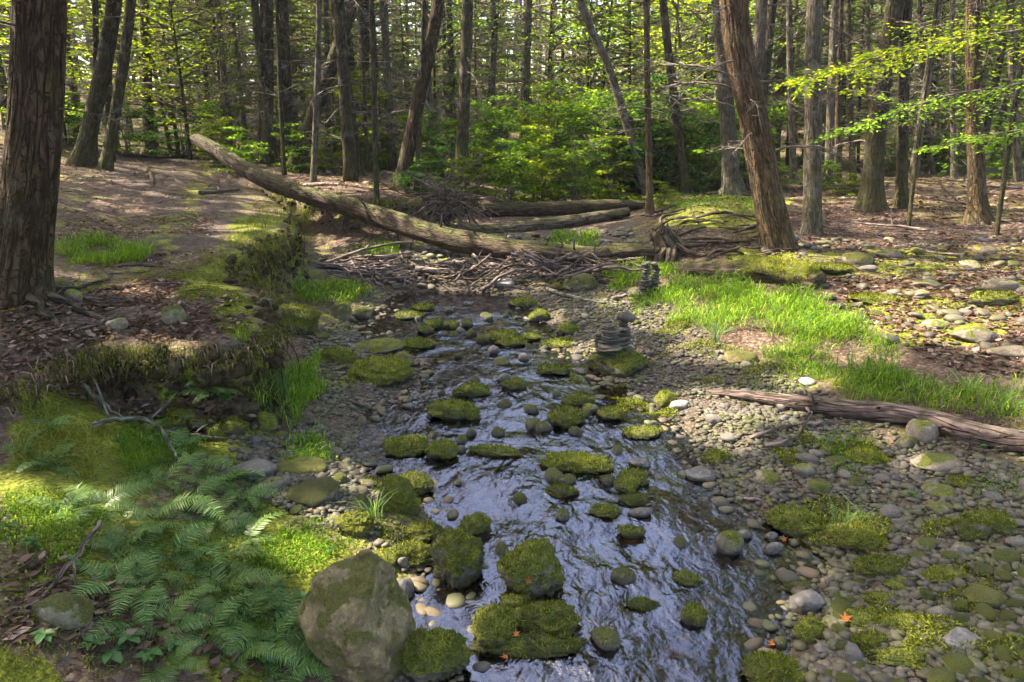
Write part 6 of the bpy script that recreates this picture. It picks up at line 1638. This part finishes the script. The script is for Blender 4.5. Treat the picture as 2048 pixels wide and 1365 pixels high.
moss_mat([(740, 950), (870, 950), (880, 1060), (870, 1140), (740, 1130)], 'moss mat between the mossy rocks at the left water edge', 57)
moss_mat([(620, 690), (720, 670), (830, 700), (820, 770), (700, 790), (620, 760)], 'moss mat around the large mossy boulder on the left edge', 58)
moss_mat([(1140, 760), (1330, 780), (1330, 860), (1200, 850)], 'moss mat among stones below the near cairns', 59)
moss_mat([(330, 560), (480, 570), (525, 640), (490, 690), (420, 650), (360, 610)], 'thin moss on the outer corner of the left bank', 60, 'moss_fuzz', 9000, .01)
# ------------------------------------------------------------------ understory: shrubs and saplings, shared shapes
def shrub_shape(seed, mat, nb=26, nl=90, L=.092, W=.05):
    r = np.random.default_rng(seed); A = []; st = MB()
    for k in range(7):
        a = r.uniform(0, 6.3); sp = r.uniform(.1, .45); top = np.array([math.cos(a) * sp, math.sin(a) * sp, r.uniform(1.0, 1.8)])
        P = np.stack([np.array([math.cos(a) * .05, math.sin(a) * .05, -.15]), top * np.array([.3, .3, .45]), top]); st.add(*tube(P, np.array([.014, .010, .004]), 5, False))
        for j in range(nb // 6 + 1):
            z = r.uniform(.12, 1); b = P[0] + (top - P[0]) * z; a2 = r.uniform(0, 6.3); d = unit(np.array([math.cos(a2), math.sin(a2), r.uniform(-.05, .35)])); R_ = r.uniform(.35, .85)
            A.append(bough_leaves(r, b, d, R_, nl, L, W, .6, .28)); st.add(*tube(np.stack([b, b + d * R_ * .5, b + d * R_ * .9]), np.array([.006, .004, .002]), 3, False))
    P, D, N, LL, WW = (np.concatenate(x) for x in zip(*A)); V, F = leaf_quads(P, D, N, LL, WW)
    return mesh_np('foliage', V, [F], M[mat], False), st.mesh('stems', M['twig'])
SH = {m_: [shrub_shape(20 + k, m_) for k in range(3)] for m_ in ('leaf_yellow', 'leaf_green', 'leaf_deep')}
def shrub(u, v, wpx, hpx, y, m_, label, group=None):
    p = at_y(u, v, y); z = hz(p[0], p[1]); r = np.random.default_rng(int(u + v)); w = wpx / FPX * y; h = hpx / FPX * y + max(0, p[2] - z)
    root = empty('understory_shrub', (p[0], p[1], z), (0, 0, r.uniform(0, 6.3))); root.scale = (w / 1.8, w / 1.8, h / 1.85)
    f, s = SH[m_][r.integers(3)]; tag(root, label, 'shrub', group)
    link('foliage', f, root); tag(link('stems', s, root), kind='stuff')
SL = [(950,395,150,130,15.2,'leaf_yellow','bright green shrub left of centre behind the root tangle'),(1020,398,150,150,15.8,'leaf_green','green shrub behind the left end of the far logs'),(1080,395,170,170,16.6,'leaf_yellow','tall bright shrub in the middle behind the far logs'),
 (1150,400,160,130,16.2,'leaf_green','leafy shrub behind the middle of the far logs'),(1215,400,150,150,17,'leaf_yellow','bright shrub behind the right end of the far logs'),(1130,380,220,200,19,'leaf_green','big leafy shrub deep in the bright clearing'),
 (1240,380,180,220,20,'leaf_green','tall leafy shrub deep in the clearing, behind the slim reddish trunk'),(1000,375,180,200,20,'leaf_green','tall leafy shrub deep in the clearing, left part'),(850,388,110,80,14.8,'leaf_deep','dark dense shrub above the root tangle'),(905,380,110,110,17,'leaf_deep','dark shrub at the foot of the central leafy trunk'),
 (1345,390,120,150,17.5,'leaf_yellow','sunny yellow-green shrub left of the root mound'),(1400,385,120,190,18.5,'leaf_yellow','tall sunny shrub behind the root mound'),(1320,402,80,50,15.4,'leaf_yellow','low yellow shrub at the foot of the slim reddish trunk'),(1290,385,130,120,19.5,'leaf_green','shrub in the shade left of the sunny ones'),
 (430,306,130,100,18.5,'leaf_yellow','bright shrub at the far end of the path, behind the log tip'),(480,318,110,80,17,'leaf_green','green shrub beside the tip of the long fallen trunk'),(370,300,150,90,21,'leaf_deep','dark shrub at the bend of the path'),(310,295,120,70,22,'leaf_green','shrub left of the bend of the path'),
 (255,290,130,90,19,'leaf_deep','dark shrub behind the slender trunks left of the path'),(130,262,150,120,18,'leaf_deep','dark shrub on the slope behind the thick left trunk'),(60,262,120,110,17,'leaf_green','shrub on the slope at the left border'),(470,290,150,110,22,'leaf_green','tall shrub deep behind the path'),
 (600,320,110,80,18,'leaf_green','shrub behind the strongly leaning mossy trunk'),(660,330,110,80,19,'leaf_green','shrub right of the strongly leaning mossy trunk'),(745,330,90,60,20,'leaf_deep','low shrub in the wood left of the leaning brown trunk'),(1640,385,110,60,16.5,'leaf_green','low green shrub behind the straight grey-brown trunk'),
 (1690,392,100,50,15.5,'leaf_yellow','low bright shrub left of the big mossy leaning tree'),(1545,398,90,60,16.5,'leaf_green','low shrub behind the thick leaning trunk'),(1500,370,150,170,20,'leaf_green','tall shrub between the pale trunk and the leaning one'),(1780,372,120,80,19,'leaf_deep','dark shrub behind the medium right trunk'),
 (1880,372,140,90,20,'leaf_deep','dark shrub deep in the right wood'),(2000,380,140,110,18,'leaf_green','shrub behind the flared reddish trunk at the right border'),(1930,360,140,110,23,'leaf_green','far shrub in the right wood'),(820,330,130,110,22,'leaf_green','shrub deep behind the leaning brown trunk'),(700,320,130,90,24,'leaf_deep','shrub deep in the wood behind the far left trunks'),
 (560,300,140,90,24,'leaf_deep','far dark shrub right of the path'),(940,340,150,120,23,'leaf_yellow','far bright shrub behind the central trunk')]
for a in SL: shrub(*a)
sr = np.random.default_rng(21)
for k in range(48):
    u = sr.uniform(860, 1440) if k < 26 else sr.uniform(60, 2050); y = sr.uniform(17.5, 30); x = (u - 1024) / FPX * y
    if inpoly(np.array([x]), np.array([y]), PATH)[0] or (x < -.28 * y and y < 24 and x > -.5 * y): continue
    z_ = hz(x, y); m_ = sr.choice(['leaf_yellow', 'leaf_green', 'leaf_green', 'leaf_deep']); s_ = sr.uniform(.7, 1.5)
    lm = min(LM, key=lambda q: abs(q[0] - u))
    root = empty('understory_shrub', (x, y, z_), (0, 0, sr.uniform(0, 6.3))); root.scale = (s_, s_, s_ * sr.uniform(.8, 1.5))
    lab_ = '%s shrub %s, just %s of the %s' % ({'leaf_yellow': 'sunny', 'leaf_green': 'green', 'leaf_deep': 'dark'}[m_], 'midway back' if y < 23 else 'far back', 'left' if u < lm[0] else 'right', lm[1])
    tag(root, lab_, 'shrub', lab_.replace(' shrub', ' shrubs')); f, s = SH[m_][sr.integers(3)]
    link('foliage', f, root); tag(link('stems', s, root), kind='stuff')
# young beeches and maples with layered sprays
SAP = {}
for k, m_ in enumerate(('leaf_yellow', 'leaf_green', 'leaf_deep', 'needle', 'needle_grey')):
    for j in range(2):
        nd = m_.startswith('needle')
        (Vq, Fq), lb = crown(8100 + k * 10 + j, np.zeros(3), .9, 6.6, 2.0, 46, 105, .16 if nd else .105, .04 if nd else .056, None, False, nd)
        pts = np.stack([np.sin(np.linspace(0, 3, 12)) * .12, np.zeros(12), np.linspace(-.2, 6.6, 12)], -1)
        SAP[m_, j] = (mesh_np('crown', Vq, [Fq], M[m_], False), lb.mesh('limbs', M['twig']), MB().add(*tube(pts, np.linspace(.05, .008, 12), 7, True)).mesh('trunk', M['bark_dark']))
def sapling(u, y, s, m_, label, sz=None):
    x = (u - 1024) / FPX * y * 1.0; r = np.random.default_rng(int(u) + 500); root = empty('young_tree', (x, y, hz(x, y)), (r.normal() * .05, r.normal() * .05, r.uniform(0, 6.3))); root.scale = (s, s, sz or s)
    tag(root, label, 'tree', 'young trees of the understory')
    c, l, t = SAP[m_, r.integers(2)]; link('trunk', t, root)
    cr = link('crown', c, root); tag(link('limbs', l, cr), kind='stuff')
for u, y, s, m_, lab in [(105,15,.85,'leaf_yellow','young tree with yellow-green leaves behind the thick left trunk'),(255,19,1.0,'leaf_yellow','yellow-green young tree beside the leaning pair left of the path'),(400,19.5,1.0,'leaf_yellow','yellow-green young tree over the far path'),(470,23,1.2,'leaf_green','green young tree beyond the path'),
    (340,24,1.2,'needle','feathery young hemlock at the bend of the path'),(30,19,1.1,'leaf_green','young tree at the upper left border'),(610,22,1.1,'needle','feathery young hemlock behind the strongly leaning trunk'),(680,25,1.2,'leaf_green','young tree in the wood left of the leaning brown trunk'),(775,23,1.1,'needle','feathery young hemlock left of the leaning brown trunk'),
    (880,24,1.1,'leaf_green','young tree right of the leaning brown trunk'),(960,28,1.3,'needle','young hemlock behind the central leafy trunk'),(1090,25,1.2,'leaf_green','young leafy tree in the bright clearing, left'),(1170,23,1.1,'leaf_green','young leafy tree in the middle of the bright clearing'),(1250,24,1.2,'leaf_yellow','young leafy tree in the bright clearing, right'),
    (1340,19.5,1.0,'leaf_yellow','glowing yellow-green young tree left of the root mound'),(1395,22,1.15,'leaf_yellow','glowing young tree behind the pale trunk on the mound'),(1520,22,1.1,'leaf_green','young tree behind the thick leaning trunk'),(1600,24,1.2,'needle','young hemlock behind the straight grey-brown trunk'),(1700,20,.95,'needle','young hemlock left of the big mossy leaning tree'),
    (1770,21,1.1,'leaf_green','young tree right behind the big mossy leaning tree'),(1840,19,.9,'needle','young hemlock between the medium and flared trunks'),(1920,21,1.1,'leaf_green','young tree left behind the flared reddish trunk'),(2010,19,1.0,'leaf_yellow','young tree at the upper right border'),(1880,25,1.3,'needle','young hemlock deep in the right wood'),(2060,23,1.2,'leaf_green','young tree beyond the right border')]:
    sapling(u, y, s, m_, lab)
ur = np.random.default_rng(15)
for k in range(84):
    u = ur.uniform(-60, 2110); y = ur.uniform(22, 44)
    if blocks_sun((u - 1024) / FPX * y, y, 1.5, 8.5, 1.6): continue
    m_ = ur.choice(['needle', 'needle_grey', 'needle_grey', 'needle_grey', 'leaf_green'])
    lm = min(LM, key=lambda q: abs(q[0] - u)); side = 'just %s of the %s' % ('left' if u < lm[0] else 'right', lm[1])
    sapling(u, y, ur.uniform(1.0, 1.7), m_, '%s %s, %s' % ({'needle': 'dark young hemlock', 'needle_grey': 'grey-twigged young hemlock', 'leaf_green': 'green leafy sapling', 'leaf_deep': 'deep green sapling'}[m_], 'halfway back' if y < 32 else 'far back', side))
# leafy branch reaching in from the right, and one at the top left
def spray(base, pix, y, label, m_, L=.075, nb=14, seed=0, trunk=None, R_=.55, nl=34):
    r = np.random.default_rng(seed); pts = np.array([at_y(u, v, yy) for (u, v), yy in zip(pix, y)]); b = np.array(base, float)
    root = empty('overhanging_tree', b); tag(root, label, 'tree')
    tp = np.stack([b - b, (pts[0] - b) * np.array([.1, .1, .5]), pts[0] - b, (pts[0] - b) + np.array([.1, .1, 2.0])]); tp[0, 2] = -.2
    link('trunk', MB().add(*tube(curve_pts(tp, 14), np.linspace(.06, .03, 14), 9)).mesh('trunk', M['bark_dark']), root)
    P = curve_pts(pts, 22) - b; br = link('branch', MB().add(*tube(P, np.linspace(.016, .003, 22), 6)).mesh('branch', M['twig']), root)
    A = []; mb = MB()
    for k in range(nb):
        f = .06 + .94 * k / nb; c = P[int(f * 21)]; tng = unit(P[min(21, int(f * 21) + 1)] - P[int(f * 21) - 1])
        s = 1 if k % 2 else -1; d = unit(tng * .7 + np.array([-tng[1], tng[0], 0]) * s * .8 + np.array([0, 0, r.normal() * .2])); R2 = R_ * (1.1 - .6 * f) * r.uniform(.7, 1.2)
        A.append(bough_leaves(r, c, d, R2, nl, L, L * .5, .6, .30)); mb.add(*tube(np.stack([c, c + d * R2 * .5, c + d * R2]), np.array([.005, .003, .0015]), 3, False))
    Pq, D, N, LL, WW = (np.concatenate(x) for x in zip(*A)); V, F = leaf_quads(Pq, D, N, LL, WW)
    tag(link('leaves', mesh_np('leaves', V, [F], M[m_], False), root), kind='stuff'); tag(link('side_twigs', mb.mesh('side_twigs', M['twig']), br), kind='stuff')
b_ = at_y(2130, 60, 8.5)
spray((b_[0] + .3, 8.5, hz(b_[0] + .3, 8.5)), [(2130, 45), (1980, 70), (1860, 85), (1740, 120), (1600, 165)], (8.5, 8.4, 8.3, 8.2, 8.1), 'beech branch with yellow-green leaves reaching in at the upper right', 'leaf_yellow', .058, 24, 3, R_=1.05, nl=85)
spray((b_[0] + .8, 9.3, hz(b_[0] + .8, 9.3)), [(2150, 130), (2030, 170), (1900, 190), (1780, 230), (1640, 270)], (9.3, 9.2, 9.1, 9.0, 8.9), 'lower beech branch hanging in at the upper right', 'leaf_green', .058, 18, 4, R_=.85, nl=60)
b_ = at_y(2150, 250, 10)
spray((b_[0] + .3, 10, hz(b_[0] + .3, 10)), [(2150, 240), (2040, 260), (1950, 275), (1850, 300)], (10, 10, 10, 10), 'leafy spray over the flared reddish trunk at the right border', 'leaf_green', .06, 14, 5, R_=.8, nl=55)
# a wood too far away to count, closing the view
r = np.random.default_rng(99); n = 42000
x = r.uniform(-48, 48, n); y = r.uniform(50, 66, n); z = H(np.clip(x, -29, 29), np.clip(y, 0, 61)) + 15 * r.random(n) ** 1.1
cl = fbm(np.stack([x * .35, y * .35, z * .5], -1), 5, 2); k = cl > -.35
P = np.stack([x, y, z], -1)[k]; n = len(P); a = r.uniform(0, 6.3, n); D = unit(np.stack([np.cos(a), np.sin(a), r.normal(size=n) * .3], -1)); N = unit(np.array([0, -.5, 1.0]) + r.normal(size=(n, 3)) * .5)
V, F = leaf_quads(P, D, N, r.uniform(.5, 1.1, n), r.uniform(.25, .5, n))
dw_ = tag(link('distant_wood', mesh_np('distant_wood', V, [F], M['leaf_green'], False)), 'hazy green mass of the wood closing the view behind all trunks', 'wood', None, 'stuff')
mb = MB()
for k in range(130):
    xx, yy_ = r.uniform(-46, 46), r.uniform(48, 62); zz = float(H(np.clip(xx, -29, 29), min(yy_, 61)))
    mb.add(*tube(np.array([[xx, yy_, zz - .5], [xx + r.normal() * .3, yy_, zz + 7], [xx + r.normal() * .6, yy_, zz + 15]]), np.array([.22, .17, .08]) * r.uniform(.6, 1.3), 6, False))
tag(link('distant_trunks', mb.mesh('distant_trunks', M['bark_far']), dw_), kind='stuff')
# ------------------------------------------------------------------ the damp air of the wood
hk = NT('forest_air')
pv = hk.t.nodes.new('ShaderNodeVolumePrincipled')
pv.inputs['Color'].default_value = (.93, .95, .90, 1)
pv.inputs['Density'].default_value = .0006
pv.inputs['Anisotropy'].default_value = .25
hk.l(pv.outputs[0], hk.out.inputs['Volume'])
hx, hy0, hy1, hz0, hz1 = 112.0, -7.0, 78.0, -1.4, 24.0
hv = np.array([[sx * hx, yy2, zz2] for sx in (-1, 1) for yy2 in (hy0, hy1) for zz2 in (hz0, hz1)])
hf = np.array([[0, 1, 3, 2], [4, 6, 7, 5], [0, 4, 5, 1], [2, 3, 7, 6], [0, 2, 6, 4], [1, 5, 7, 3]])
tag(link('haze', mesh_np('haze', hv, [hf], hk.m, False)), 'pale damp haze hanging between the trunks of the wood', 'haze', None, 'stuff')
cy.volume_bounces = 0
